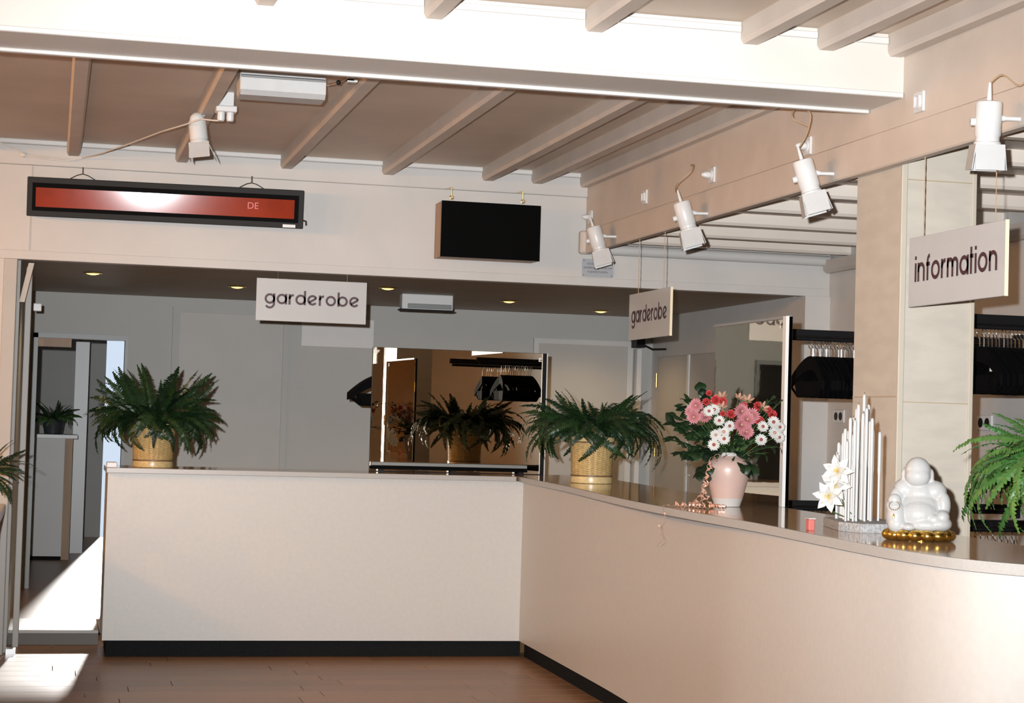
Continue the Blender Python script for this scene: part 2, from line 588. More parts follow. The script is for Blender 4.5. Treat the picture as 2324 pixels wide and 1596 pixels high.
# panelled doors and boards on the far wall
d2 = struct('door_2', B(0.93, 1.72, YW - 0.02, YW, 0, 2.20), 'doorgrey', 'flush grey door in the far wall behind the left fern')
obj('frame', MB().box(0.875, 0.93, YW - 0.035, YW, 0, 2.24).box(1.72, 1.765, YW - 0.035, YW, 0, 2.24).box(0.93, 1.72, YW - 0.035, YW, 2.20, 2.24), 'backwall', d2)
d3 = struct('door_3', B(3.76, 4.50, YW - 0.02, YW, 0, 2.07), 'doorgrey', 'flush pale door in the far wall behind the right fern')
obj('frame', MB().box(3.72, 3.76, YW - 0.03, YW, 0, 2.11).box(4.50, 4.545, YW - 0.03, YW, 0, 2.11).box(3.76, 4.50, YW - 0.03, YW, 2.07, 2.11), 'paint', d3)
obj('frame', B(4.56, 4.60, YW - 0.10, YW, 0, 2.05), 'white_plastic', d3)
obj('door_closer', MB().box(4.53, 4.60, YW - 0.18, YW - 0.02, 2.06, 2.13).tube([(4.60, YW - 0.15, 2.08), (4.64, YW - 0.25, 2.045), (4.70, YW - 0.4, 2.045)], 0.008), 'black', d3)
# double cupboard doors on the cloakroom's right wall
d4 = struct('door_4', MB().box(4.690, 4.719, 13.66, 14.42, 0, 1.985, c=0.004), 'doorgrey', 'left leaf of the double doors on the side wall')
d5 = struct('door_5', MB().box(4.690, 4.719, 12.90, 13.62, 0, 1.985, c=0.004), 'doorgrey', 'right leaf of the double doors on the side wall')
obj('astragal', B(4.676, 4.690, 13.615, 13.66, 0, 1.985, c=0.003), 'white_plastic', d4)
for z in (1.25, 1.80):
    obj('hinge', MB().cyl((4.682, 14.41, z - 0.055), (4.682, 14.41, z + 0.055), 0.010, n=10), 'brass', d4, smooth=True)
obj('door_pull', MB().tube([(4.69, 13.56, 1.16), (4.66, 13.56, 1.15), (4.66, 13.56, 1.08), (4.69, 13.56, 1.07)], 0.006), 'white_plastic', d5, smooth=True)
pb = obj('notice_board', B(1.86, 2.43, YW - 0.02, YW - 0.001, 1.975, 2.20, c=0.003), 'paint_white', origin=(2.14, YW - 0.01, 1.975))
tag(pb, 'plain pale board on the far wall below the white cloakroom sign', 'board')

# ------------------------------------------------------------------ the column beside the counter
pil = struct('trim_1', B(3.25, 3.57, 6.92, 7.35, 0, 2.60), 'pillar', 'square tan clad column beside the counter')
obj('corner_strip', B(3.247, 3.272, 6.912, 6.93, 0, 2.60, c=0.003), 'pillar_trim', pil)
obj('corner_strip', B(3.553, 3.573, 6.912, 6.93, 0, 2.60, c=0.003), 'pillar_trim', pil)
for z in (1.555, 2.44):
    obj('joint_strip', B(3.272, 3.553, 6.9165, 6.92, z, z + 0.004), 'pillar_joint', pil)
obj('joint_strip', B(3.2475, 3.25, 6.93, 7.35, 1.575, 1.580), 'pillar_joint', pil)

# ------------------------------------------------------------------ counters
FRONT = [(2.79, 11.25), (2.735, 10.55), (2.675, 9.74), (2.58, 8.85), (2.498, 8.01), (2.46, 7.35), (2.445, 6.88), (2.43, 6.35), (2.402, 5.9),
         (2.37, 5.45), (2.352, 5.1), (2.350, 4.93), (2.362, 4.76), (2.392, 4.62), (2.455, 4.49), (2.56, 4.38), (2.72, 4.30), (2.92, 4.25), (3.15, 4.23)]
PANEL = [(2.833, 11.30), (2.80, 9.956), (2.77, 9.02), (2.715, 8.2), (2.64, 7.5), (2.56, 6.9), (2.50, 6.35), (2.455, 5.9), (2.42, 5.45),
         (2.40, 5.1), (2.398, 4.93), (2.41, 4.78), (2.44, 4.65), (2.50, 4.53), (2.59, 4.43), (2.73, 4.355), (2.92, 4.305), (3.15, 4.285)]
BACK = [(3.42, 11.85), (3.36, 11.2), (3.20, 9.3), (3.068, 7.6), (2.93, 5.67), (2.90, 5.25), (2.92, 5.02), (3.0, 4.9), (3.15, 4.85)]


def smooth_path(P, k=6):
    out = []
    n = len(P)
    for i in range(n - 1):
        p0, p1, p2, p3 = P[max(i - 1, 0)], P[i], P[i + 1], P[min(i + 2, n - 1)]
        for j in range(k):
            t = j / k
            q = []
            for a in (0, 1):
                q.append(0.5 * (2 * p1[a] + (p2[a] - p0[a]) * t + (2 * p0[a] - 5 * p1[a] + 4 * p2[a] - p3[a]) * t * t
                                + (3 * p1[a] - p0[a] - 3 * p2[a] + p3[a]) * t ** 3))
            out.append(tuple(q))
    out.append(P[-1])
    return out


def ribbon_wall(P, z0, z1, th):
    """upright sheet along a plan path, th thick on the right-hand (inner) side"""
    n = len(P)
    vs = []
    for i, p in enumerate(P):
        a, c_ = P[max(i - 1, 0)], P[min(i + 1, n - 1)]
        t = Vector((c_[0] - a[0], c_[1] - a[1])).normalized()
        nn = Vector((-t.y, t.x))
        q = (p[0] + nn.x * th, p[1] + nn.y * th)
        vs += [(p[0], p[1], z0), (p[0], p[1], z1), (q[0], q[1], z1), (q[0], q[1], z0)]
    fs = []
    for i in range(n - 1):
        for k in range(4):
            fs.append((i * 4 + k, (i + 1) * 4 + k, (i + 1) * 4 + (k + 1) % 4, i * 4 + (k + 1) % 4))
    fs += [(0, 1, 2, 3), tuple((n - 1) * 4 + k for k in (3, 2, 1, 0))]
    return MB().add(vs, fs)


FS, PS, BS = smooth_path(FRONT), smooth_path(PANEL), smooth_path(BACK)

cl = thing('reception_counter', 'straight left counter with plain white front panel and black plinth', 'counter', (1.55, 11.5, 0))
obj('front_panel', B(0.335, 2.833, 11.30, 11.33, 0.095, 1.07), 'laminate_panel', cl)
obj('end_panel', B(0.335, 0.365, 11.33, 11.80, 0.095, 1.07), 'laminate_panel', cl)
obj('plinth', B(0.36, 2.85, 11.335, 11.36, 0, 0.095), 'toe_black', cl)
obj('plinth', B(0.36, 0.385, 11.36, 11.78, 0, 0.095), 'toe_black', cl)
obj('carcass', MB().box(0.365, 3.0, 11.62, 11.64, 0.05, 1.07).box(0.365, 3.0, 11.33, 11.62, 0.5, 0.52), 'brownboard', cl)

wl = thing('worktop', 'glossy brown worktop on the straight left counter with pale edge', 'worktop', (1.55, 11.5, 1.07))
obj('slab', B(0.325, 2.775, 11.256, 11.85, 1.07, 1.10), 'worktop_brown', wl)
obj('edge_strip', B(0.325, 2.775, 11.245, 11.256, 1.0705, 1.1005, c=0.002), 'worktop_edge', wl)
obj('end_block', B(0.325, 0.385, 11.26, 11.36, 1.10, 1.132, c=0.004), 'white_plastic', wl)

cr = thing('reception_counter', 'long curved right counter with beige front panel sweeping towards the camera', 'counter', (2.8, 8.0, 0))
obj('front_panel', ribbon_wall(PS, 0.095, 1.07, 0.03), 'laminate_panel', cr, smooth=True)
obj('plinth', ribbon_wall([(x + 0.035, y_) for x, y_ in PS], 0.0, 0.095, 0.02), 'toe_black', cr, smooth=True)
obj('carcass', ribbon_wall([(x - 0.06, y_) for x, y_ in BS[6:-6]], 0.05, 1.07, 0.02), 'brownboard', cr, smooth=True)

wr = thing('worktop', 'glossy brown curved worktop on the long right counter with pale edge', 'worktop', (2.9, 8.0, 1.07))
inner = [(2.787, 11.85)] + [(x + 0.011, y_) for x, y_ in FS]
poly = inner + list(reversed(BS))
obj('slab', MB().prism(poly, 1.07, 1.10), 'worktop_brown', wr)
obj('edge_strip', ribbon_wall(FS, 1.0705, 1.1005, 0.011), 'worktop_edge', wr, smooth=True)

# ------------------------------------------------------------------ mirrors standing on the worktops
mf = thing('mirror_panel', 'wide mirror panel with marks F and E standing at the counter corner', 'mirror', (2.51, 11.77, 1.10), 'letter-marked mirror panels')
obj('mirror_glass', B(1.945, 3.055, 11.75, 11.754, 1.104, 1.877), 'mirror', mf)
obj('backing_board', B(1.945, 3.075, 11.754, 11.774, 1.10, 1.879), 'black', mf)
obj('edge_post', B(3.055, 3.078, 11.735, 11.754, 1.10, 1.879), 'black', mf)
obj('edge_trim', B(3.078, 3.086, 11.735, 11.774, 1.10, 1.879), 'white_plastic', mf)


def block_letter(ch, x, z, h, w_, place):
    """small block letter made of bars, laid out by place(u, v) -> 3-D"""
    t = h * 0.24
    bars = {'F': [(0, 0, t, h), (t, h - t, w_, h), (t, h * 0.42, w_ * 0.85, h * 0.42 + t)],
            'E': [(0, 0, t, h), (t, h - t, w_, h), (t, h * 0.40, w_ * 0.85, h * 0.40 + t), (t, 0, w_, t)],
            'G': [(0, 0, t, h), (t, h - t, w_, h), (t, 0, w_, t), (w_ - t, t, w_, h * 0.5), (w_ * 0.5, h * 0.5 - t, w_ - t, h * 0.5)]}[ch]
    mb = MB()
    for u0, v0, u1, v1 in bars:
        mb.add([place(x + u0, z + v0), place(x + u1, z + v0), place(x + u1, z + v1), place(x + u0, z + v1)], [(0, 1, 2, 3)])
    return mb


obj('letter_mark', block_letter('F', 1.966, 1.835, 0.026, 0.02, lambda u, v: (u, 11.7485, v)), 'letter_white', mf)
obj('letter_mark', block_letter('E', 3.028, 1.825, 0.026, 0.02, lambda u, v: (u, 11.7485, v)), 'letter_white', mf)
mf.rotation_euler = (0, 0, radians(2.3))

shelf = thing('ledge', 'low grey and black ledge along the foot of the wide mirror panel', 'ledge', (2.45, 11.70, 1.10))
obj('board', B(1.95, 2.95, 11.68, 11.735, 1.134, 1.160, c=0.002), 'midgrey', shelf)
obj('front_lip', B(1.95, 2.95, 11.672, 11.68, 1.116, 1.140), 'black_gloss', shelf)
for xx in (2.0, 2.46, 2.9):
    obj('foot', B(xx, xx + 0.03, 11.685, 11.73, 1.10, 1.134), 'black', shelf)

mg = thing('mirror_panel', 'mirror panel with mark G standing behind the flower vase', 'mirror', (3.10, 8.12, 1.10), 'letter-marked mirror panels')
obj('mirror_glass', B(3.080, 3.084, 7.70, 8.58, 1.10, 1.921), 'mirror_dim', mg)
obj('backing_board', B(3.084, 3.10, 7.66, 8.58, 1.10, 1.924), 'black', mg)
obj('edge_trim', B(3.070, 3.10, 7.66, 7.70, 1.10, 1.926, c=0.002), 'paint_white', mg)
obj('edge_trim', B(3.070, 3.10, 7.70, 8.58, 1.915, 1.926), 'aluminium', mg)
obj('letter_mark', block_letter('G', -7.755, 1.875, 0.026, 0.018, lambda u, v: (3.0785, -u, v)), 'letter_white', mg)

# ------------------------------------------------------------------ lettering for the hanging signs (stroke built)


def arc(cx, cy, r, a0, a1, n=20):
    return [(cx + r * cos(radians(a0 + (a1 - a0) * i / n)), cy + r * sin(radians(a0 + (a1 - a0) * i / n))) for i in range(n + 1)]


T = 0.205


def glyph(ch):
    """list of strokes (polylines) and the advance width; x-height = 1"""
    r = 0.5 - T / 2
    h = T / 2
    if ch == 'o':
        return [arc(0.5, 0.5, r, 0, 360, 32)], 1.0
    if ch == 'a':
        return [arc(0.5, 0.5, r, 0, 360, 32), [(1 - h, 0), (1 - h, 1)]], 1.0
    if ch == 'd':
        return [arc(0.5, 0.5, r, 0, 360, 32), [(1 - h, 0), (1 - h, 1.36)]], 1.0
    if ch == 'b':
        return [arc(0.5, 0.5, r, 0, 360, 32), [(h, 0), (h, 1.36)]], 1.0
    if ch == 'g':
        return [arc(0.5, 0.5, r, 0, 360, 32), [(1 - h, 1), (1 - h, 0.05)] + arc(0.5, 0.05, r, 0, -150, 18)], 1.0
    if ch == 'e':
        a = arc(0.5, 0.5, r, 28, 322, 30)
        return [a, [arc(0.5, 0.5, r, 28, 28, 1)[0], arc(0.5, 0.5, r, 215, 215, 1)[0]]], 0.97
    if ch == 'r':
        return [[(h, 0), (h, 1)], arc(0.48, 0.52, 0.385, 178, 88, 10)], 0.52
    if ch == 'i':
        return [[(h, 0), (h, 1)], [(h, 1.17), (h, 1.36)]], T
    if ch == 'n':
        return [[(h, 0), (h, 1)], [(h, 0.5)] + arc(0.42, 0.58, 0.325, 180, 0, 16) + [(0.745, 0)]], 0.84
    if ch == 'm':
        return [[(h, 0), (h, 1)], [(h, 0.5)] + arc(0.36, 0.64, 0.265, 180, 0, 14) + [(0.625, 0)],
                [(0.625, 0.5)] + arc(0.89, 0.64, 0.265, 180, 0, 14) + [(1.155, 0)]], 1.25
    if ch == 'f':
        return [[(0.2, 0), (0.2, 1.02)] + arc(0.46, 1.04, 0.26, 180, 95, 8), [(0.02, 0.86), (0.45, 0.86)]], 0.48
    if ch == 't':
        return [[(0.12, 0), (0.12, 1.36)], [(0.0, 0.90), (0.36, 0.90)]], 0.36


def text_mesh(word, xh, place, track=0.13):
    mb = MB()
    pen = 0.0
    for ch in word:
        st, adv = glyph(ch)
        for pl in st:
            n = len(pl)
            vs = []
            for i, p in enumerate(pl):
                a, c_ = pl[max(i - 1, 0)], pl[min(i + 1, n - 1)]
                if (Vector(pl[0]) - Vector(pl[-1])).length < 1e-6 and n > 3:
                    if i == 0:
                        a = pl[-2]
                    if i == n - 1:
                        c_ = pl[1]
                t = Vector((c_[0] - a[0], c_[1] - a[1]))
                t = t.normalized() if t.length else Vector((1, 0))
                nn = Vector((-t.y, t.x)) * (T / 2)
                for s_ in (1, -1):
                    vs.append(((p[0] + pen + s_ * nn.x) * xh, (p[1] + s_ * nn.y) * xh))
            mb.add([place(*q) for q in vs], [(2 * i, 2 * i + 1, 2 * i + 3, 2 * i + 2) for i in range(n - 1)])
        pen += adv + track
    return mb, (pen - track) * xh


def text_width(word, track=0.13):
    return sum(glyph(c_)[1] + track for c_ in word) - track


# white cloakroom sign hanging under the header
s1 = thing('hanging_sign', 'white sign reading garderobe hanging under the header, facing the camera', 'sign', (1.50, YH + 0.02, 2.0), 'hanging signs')
obj('board', B(1.172, 1.842, YH + 0.01, YH + 0.022, 2.0, 2.256, c=0.002), 'sign_white', s1)
xh = 0.575 / text_width('garderobe')
tm, _ = text_mesh('garderobe', xh, lambda u, v: (1.222 + u, YH + 0.0085, 2.102 + v))
obj('lettering', tm, 'lettering', s1)
for xx in (1.30, 1.72):
    obj('hanger_wire', MB().tube([(xx, YH + 0.016, 2.256), (xx, YH + 0.016, 2.30)], 0.002, 6), 'chrome', s1)


def fascia_sign(word, label, y_near, y_far, zb, zt, wires, tw, zbase):
    t = thing('hanging_sign', label, 'sign', (XF + 0.01, (y_near + y_far) / 2, zb), 'hanging signs')
    obj('board', B(XF + 0.002, XF + 0.014, y_near, y_far, zb, zt, c=0.0015), 'sign_white', t)
    obj('board_edge', B(XF + 0.001, XF + 0.015, y_near - 0.002, y_near, zb, zt), 'sign_edge', t)
    xh_ = tw / text_width(word)
    y0 = (y_near + y_far) / 2 + tw / 2
    tm_, _ = text_mesh(word, xh_, lambda u, v: (XF + 0.0005, y0 - u, zbase + v))
    obj('lettering', tm_, 'lettering', t)
    for yy in wires:
        pts = [(XF + 0.008, yy, zt + (2.497 - zt) * i / 14) for i in range(15)]
        obj('chain', MB().tube(pts, [0.0014 if i % 2 else 0.0022 for i in range(15)], 6), 'cord', t)
    return t


fascia_sign('garderobe', 'white sign reading garderobe hanging edge-on below the spotlight fascia', 9.69, 10.44, 1.922, 2.186, (9.83, 10.29), 0.64, 2.017)
fascia_sign('information', 'white sign reading information hanging in front of the tan column', 6.005, 6.77, 1.922, 2.19, (6.09, 6.66), 0.655, 2.016)

# engraved notice plate on the header
pl_ = thing('notice_plate', 'small grey engraved notice plate on the header behind the farthest spotlight', 'sign', (3.29, YH, 2.335))
obj('plate', B(3.193, 3.396, YH - 0.014, YH - 0.010, 2.357, 2.468, c=0.001), 'plate_grey', pl_)
for xx in (3.203, 3.386):
    for zz in (2.366, 2.459):
        obj('screw', MB().cyl((xx, YH - 0.016, zz), (xx, YH - 0.013, zz), 0.003, n=8), 'darkgrey', pl_)


def font_text(body, size, loc, rot, mt, parent, name='lettering', squeeze=1.0):
    cu = bpy.data.curves.new(name, 'FONT')
    cu.body = body
    cu.size = size
    cu.align_x = 'CENTER'
    tmp = bpy.data.objects.new('tmp', cu)
    COL.objects.link(tmp)
    bpy.context.view_layer.update()
    dg = bpy.context.evaluated_depsgraph_get()
    me = bpy.data.meshes.new_from_object(tmp.evaluated_get(dg))
    bpy.data.objects.remove(tmp)
    me.materials.clear()
    me.materials.append(MATS[mt])
    o = bpy.data.objects.new(name, me)
    o.parent = parent
    o.location = Vector(loc) - wpos(parent)
    o.rotation_euler = rot
    o.scale = (squeeze, 1, 1)
    COL.objects.link(o)
    return o


for k, ln in enumerate(('DE DIRECTIE IS NIET', 'AANSPRAKELIJK VOOR UW', 'KLEDINGSTUKKEN')):
    font_text(ln, 0.0165, (3.2945, YH - 0.0145, 2.433 - k * 0.025), (pi / 2, 0, 0), 'lettering', pl_, squeeze=0.92)

# ------------------------------------------------------------------ red display, hung a little forward-leaning
led = thing('led_display', 'long black framed display with a red screen hanging on the header', 'display', (0.62, YH - 0.06, 2.555))
led.rotation_euler = (radians(6.95), 0, radians(-2.9))
W_, H_ = 0.80, 0.228
obj('case', MB().box(-W_, W_, -0.07, 0.0, 0, H_, c=0.004), 'display_case', led, local=True)
obj('bezel', MB().box(-W_ + 0.03, W_ - 0.03, -0.074, -0.07, 0.033, H_ - 0.033), 'display_black', led, local=True)
scr = obj('screen', MB().box(-W_ + 0.05, W_ - 0.055, -0.077, -0.074, 0.056, H_ - 0.06), 'led_red', led, local=True)
ft = font_text('DE', 0.055, (0, 0, 0), (pi / 2, 0, 0), 'led_lit', led)
ft.location = (0.50, -0.0775, 0.105)
ft.name = 'lit_characters'
obj('maker_label', MB().box(0.68, 0.755, -0.0715, -0.0705, 0.004, 0.022), 'white_plastic', led, local=True)
for xx in (-0.49, 0.49):
    obj('hanging_wire', MB().tube([(xx - 0.07, -0.02, H_), (xx - 0.03, -0.02, H_ + 0.022), (xx, -0.02, H_ + 0.03), (xx + 0.03, -0.02, H_ + 0.022), (xx + 0.07, -0.02, H_)], 0.003, 6)
        .tube([(xx, -0.02, H_ + 0.03), (xx, -0.02, H_ + 0.07)], 0.004, 6), 'darkgrey', led, local=True)
obj('cable_plug', MB().tube([(W_, -0.03, 0.05), (W_ + 0.02, -0.03, 0.045), (W_ + 0.022, -0.03, 0.02)], 0.005, 6), 'black', led, local=True)

# black screen hanging on two hooks
tv = thing('wall_screen', 'blank black rectangular screen hanging from two hooks on the header', 'screen', (2.555, YH - 0.1, 2.42))
obj('case', B(2.248, 2.862, YH - 0.21, YH - 0.012, 2.422, 2.758), 'brownboard', tv)
obj('screen', B(2.246, 2.864, YH - 0.214, YH - 0.21, 2.42, 2.76), 'black_gloss', tv)
for xx in (2.31, 2.755):
    obj('hook', MB().tube([(xx, YH - 0.19, 2.845), (xx, YH - 0.19, 2.80)] + [(xx + 0.011 * sin(a), YH - 0.19, 2.785 + 0.011 * cos(a)) for a in [k * pi / 5 for k in range(0, 10)]], 0.003, 6)
        .tube([(xx, YH - 0.19, 2.845), (xx, YH - 0.03, 2.855)], 0.003, 6), 'brass', tv, smooth=True)

# ------------------------------------------------------------------ spotlights
SA = Vector((0.30, -0.10, -1.0)).normalized()     # lamp axis, pointing down and out
SU = Vector((0, -1, 0)) - SA * Vector((0, -1, 0)).dot(SA)
SU.normalize()                                     # towards the hall
SV = SA.cross(SU)


def spot_parts(t, A, U, V, c, flare=0.0, arm=None):
    """cylinder lamp with a square hood; c is the middle of the body"""
    c = Vector(c)
    b0, b1 = c - A * 0.085, c + A * 0.055
    prof = [(0.030, -0.088), (0.042, -0.085), (0.045, -0.078), (0.045, 0.03), (0.041, 0.036), (0.041, 0.05), (0.046, 0.055), (0.046, 0.068), (0.03, 0.07)]
    obj('lamp_body', MB().lathe(prof, c, 28, A), 'white_plastic', t, smooth=True)
    obj('cord_grip', MB().lathe([(0.009, 0), (0.008, 0.02), (0.005, 0.06), (0.004, 0.064)], b0 - A * 0.002, 12, -A), 'white_plastic', t, smooth=True)
    # square hood of four plates, open at the bottom
    h0, h1 = 0.062, 0.150
    w0, w1 = 0.050, 0.060 + flare
    for (n_, s_) in ((U, 1), (U, -1), (V, 1), (V, -1)):
        o_ = V if n_ is U else U
        nn = n_ * s_
        p = [c + A * h0 + nn * w0 - o_ * w0, c + A * h0 + nn * w0 + o_ * w0, c + A * h1 + nn * w1 + o_ * w0, c + A * h1 + nn * w1 - o_ * w0]
        obj('hood_plate', MB().extr(p, -nn * 0.003), 'grey_metal', t)
    obj('hood_top', MB().extr([c + A * h0 + U * w0 + V * w0, c + A * h0 - U * w0 + V * w0, c + A * h0 - U * w0 - V * w0, c + A * h0 + U * w0 - V * w0], A * 0.003), 'grey_metal', t)
    obj('side_knob', MB().cyl(c - V * 0.044 - A * 0.015, c - V * 0.062 - A * 0.015, 0.014, n=14), 'white_plastic', t, smooth=True)
    if arm:
        mb = MB().cyl(c + V * 0.03 - A * 0.03, Vector(arm) * 0.5 + (c - A * 0.03) * 0.5, 0.011, n=12)
        mb.tube([Vector(arm) * 0.5 + (c - A * 0.03) * 0.5, arm], 0.008, 10)
        obj('mounting_arm', mb, 'white_plastic', t, smooth=True)


LAB = ['white spotlight with square hood, farthest along the fascia beside the header',
       'white spotlight with square hood, second from the header along the fascia',
       'white spotlight with square hood just left of the tan column',
       'white spotlight with square hood nearest the camera, above the information sign']
CORDS = [None,
         [(0, 0.06, 0.0), (-0.06, -0.10, 0.02), (-0.03, -0.17, 0.07), (0, -0.10, 0.12), (0, -0.02, 0.13)],
         [(0, 0.0, 0.0), (0, -0.06, 0.06), (-0.02, -0.10, 0.13), (-0.05, 0.02, 0.16), (-0.04, 0.08, 0.13), (0, 0.02, 0.09)],
         [(0, -0.05, 0.02), (0, -0.14, -0.03), (0, -0.20, 0.05)]]
for k, (yy, zz) in enumerate(((10.69, 2.512), (9.085, 2.487), (7.495, 2.497), (5.90, 2.492))):
    cx = 3.085
    t = thing('spotlight', LAB[k], 'spotlight', (cx, yy, zz), 'spotlights along the fascia')
    A = SA if k < 3 else Vector((0.02, 0.10, -1.0)).normalized()
    U = Vector((-0.25, -1, 0))
    U = (U - A * U.dot(A)).normalized()
    V = U.cross(A)
    if V.x < 0:
        V = -V
    spot_parts(t, A, U, V, (cx, yy, zz), arm=(XF - 0.018, yy - 0.02, zz + 0.03))
    top = Vector((cx, yy, zz)) - A * 0.15
    if CORDS[k]:
        pts = [top] + [top + Vector(d) + Vector((0.06, 0, 0)) * ((i + 1) / len(CORDS[k])) for i, d in enumerate(CORDS[k])]
        sp = [(p.x, p.y) for p in pts]
        fine = []
        n = len(pts)
        for i in range(n - 1):
            p0, p1, p2, p3 = pts[max(i - 1, 0)], pts[i], pts[i + 1], pts[min(i + 2, n - 1)]
            for j in range(6):
                q = j / 6
                fine.append(0.5 * (2 * p1 + (p2 - p0) * q + (2 * p0 - 5 * p1 + 4 * p2 - p3) * q * q + (3 * p1 - p0 - 3 * p2 + p3) * q ** 3))
        fine.append(pts[-1])
        obj('cord', MB().tube(fine, 0.0032, 6), 'cord', t, smooth=True)

# outlets on the fascia, one beside each spotlight and two spare
OL = [('white round outlet on the fascia next to the header', 11.28, 2.718), ('white outlet without a plug on the fascia, between the two far spotlights', 10.17, 2.722),
      ('white outlet with a plug on the fascia above the second spotlight', 9.05, 2.712), ('white outlet with a plug on the fascia above the spotlight by the column', 7.80, 2.69),
      ('white outlet without a plug on the fascia by the cross beam end', 6.69, 2.711)]
for k, (lb, yy, zz) in enumerate(OL):
    t = thing('wall_outlet', lb, 'outlet', (XF, yy, zz), 'outlets on the fascia')
    obj('back_plate', B(XF - 0.012, XF, yy - 0.04, yy + 0.04, zz - 0.04, zz + 0.04, c=0.003), 'white_plastic', t)
    obj('socket_rim', MB().lathe([(0.028, 0), (0.028, 0.006), (0.022, 0.008), (0.018, 0.003)], (XF - 0.012, yy, zz), 20, (-1, 0, 0)), 'white_plastic', t, smooth=True)
    if k in (0, 2, 3):
        obj('plug', MB().lathe([(0.017, 0), (0.018, 0.02), (0.012, 0.035), (0.006, 0.045)], (XF - 0.018, yy, zz), 16, (-1, 0, 0)), 'white_plastic', t, smooth=True)
    else:
        for s_ in (-1, 1):
            obj('socket_ridge', MB().box(XF - 0.022, XF - 0.012, yy - 0.004 + s_ * 0.02, yy + 0.004 + s_ * 0.02, zz - 0.022, zz + 0.022), 'white_plastic', t)

# spotlight on the left part of the ceiling
ls = thing('spotlight', 'white spotlight with open flaps hanging from a joist above the red display', 'spotlight', (0.665, 9.5, 2.83))
A = Vector((0.12, -0.12, -1)).normalized()
U = Vector((-0.15, -1, 0))
U = (U - A * U.dot(A)).normalized()
V = U.cross(A)
if V.x < 0:
    V = -V
c0 = Vector((0.662, 9.5, 2.815))
obj('lamp_body', MB().lathe([(0.03, -0.075), (0.042, -0.072), (0.045, -0.064), (0.045, 0.02), (0.041, 0.024), (0.047, 0.034), (0.047, 0.046), (0.03, 0.048)], c0, 28, A), 'white_plastic', ls, smooth=True)
obj('swivel_ball', MB().ball(c0 - A * 0.078, 0.038), 'white_plastic', ls, smooth=True)
for (nn, o_, wd) in ((U, V, 0.05), (V, U, 0.045)):
    p = [c0 + A * 0.045 + nn * 0.045 - o_ * wd, c0 + A * 0.045 + nn * 0.045 + o_ * wd, c0 + A * 0.13 + nn * 0.075 + o_ * wd, c0 + A * 0.13 + nn * 0.075 - o_ * wd]
    obj('hood_plate', MB().extr(p, -nn * 0.003), 'grey_metal', ls)
p = [c0 + A * 0.045 - V * 0.045 - U * 0.05, c0 + A * 0.045 - V * 0.045 + U * 0.05, c0 + A * 0.12 - V * 0.055 + U * 0.05, c0 + A * 0.12 - V * 0.055 - U * 0.05]
obj('hood_plate', MB().extr(p, V * 0.003), 'grey_metal', ls)
obj('mounting_arm', MB().cyl(c0 - A * 0.08, (0.69, 9.52, 2.93), 0.012, n=12), 'white_plastic', ls, smooth=True)

sw = thing('plug_adapter', 'white twin plug adapter fixed under the ceiling beside the left spotlight', 'outlet', (0.77, 9.25, 2.86))
obj('housing', B(0.722, 0.822, 9.2, 9.28, 2.895, 2.925, c=0.004), 'white_plastic', sw)
obj('drop_plate', B(0.735, 0.81, 9.25, 9.30, 2.925, 3.0, c=0.003), 'white_plastic', sw)
for xx in (0.748, 0.792):
    obj('plug', MB().lathe([(0.018, 0), (0.019, 0.03), (0.015, 0.042)], (xx, 9.235, 2.895), 16, (0, 0, -1)), 'white_plastic', sw, smooth=True)

cbl = obj('cable', MB().tube([(0.76, 9.24, 2.855), (0.72, 9.28, 2.86), (0.66, 9.36, 2.875), (0.60, 9.45, 2.86), (0.50, 9.9, 2.88), (0.36, 10.5, 2.89), (0.22, 11.1, 2.905), (0.12, 11.345, 2.905),
                                (0.03, 11.35, 2.885), (-0.10, 11.35, 2.89), (-0.20, 11.345, 2.90), (-0.27, 11.345, 2.94), (-0.40, 11.34, 2.985)], 0.0038, 8), 'cord_white', smooth=True, origin=(0.2, 11.0, 2.9))
tag(cbl, 'pale cable running from the ceiling adapter along the header cornice', 'cable')
cb2 = obj('cable', MB().tube([(0.08, 11.352, 2.888), (-0.05, 11.352, 2.900), (-0.21, 11.350, 2.905), (-0.24, 11.35, 2.91)], 0.004, 8).ball((-0.215, 11.352, 2.905), (0.02, 0.012, 0.014)), 'cord_white', smooth=True, origin=(-0.1, 11.352, 2.9))
tag(cb2, 'short knotted cable end on the header cornice at far left', 'cable')

# strip light fitted between two joists just behind the cross beam
fl = thing('ceiling_light', 'white boxy ceiling light fixture just behind the cross beam', 'light fixture', (0.95, 8.42, 2.85))
obj('housing', B(0.755, 1.135, 8.35, 8.52, 2.86, 3.0, c=0.004), 'white_plastic', fl)
obj('diffuser', MB().extr([(0.757, 8.348, 2.925), (0.757, 8.335, 2.915), (0.757, 8.335, 2.862), (0.757, 8.36, 2.842), (0.757, 8.50, 2.842), (0.757, 8.50, 2.86), (0.757, 8.352, 2.86)], (0.376, 0, 0)), 'grey_metal', fl)
obj('joint_line', B(0.757, 1.133, 8.348, 8.351, 2.926, 2.932), 'darkgrey', fl)
cb = thing('clamp_bracket', 'small white clamp bracket on a joist beside the ceiling light fixture', 'bracket', (1.22, 8.2, 2.92))
obj('clamp_body', MB().box(1.205, 1.235, 8.18, 8.22, 2.905, 2.95).box(1.205, 1.25, 8.18, 8.22, 2.90, 2.912), 'white_plastic', cb)
obj('rod', MB().tube([(1.205, 8.2, 2.92), (1.175, 8.22, 2.90), (1.135, 8.3, 2.90)], 0.004, 6), 'chrome', cb)
obj('knob', MB().ball((1.172, 8.22, 2.90), 0.011), 'black', cb, smooth=True)
obj('hanger_rod', MB().cyl((1.215, 8.2, 2.95), (1.215, 8.2, 3.0), 0.006, n=8), 'white_plastic', cb)

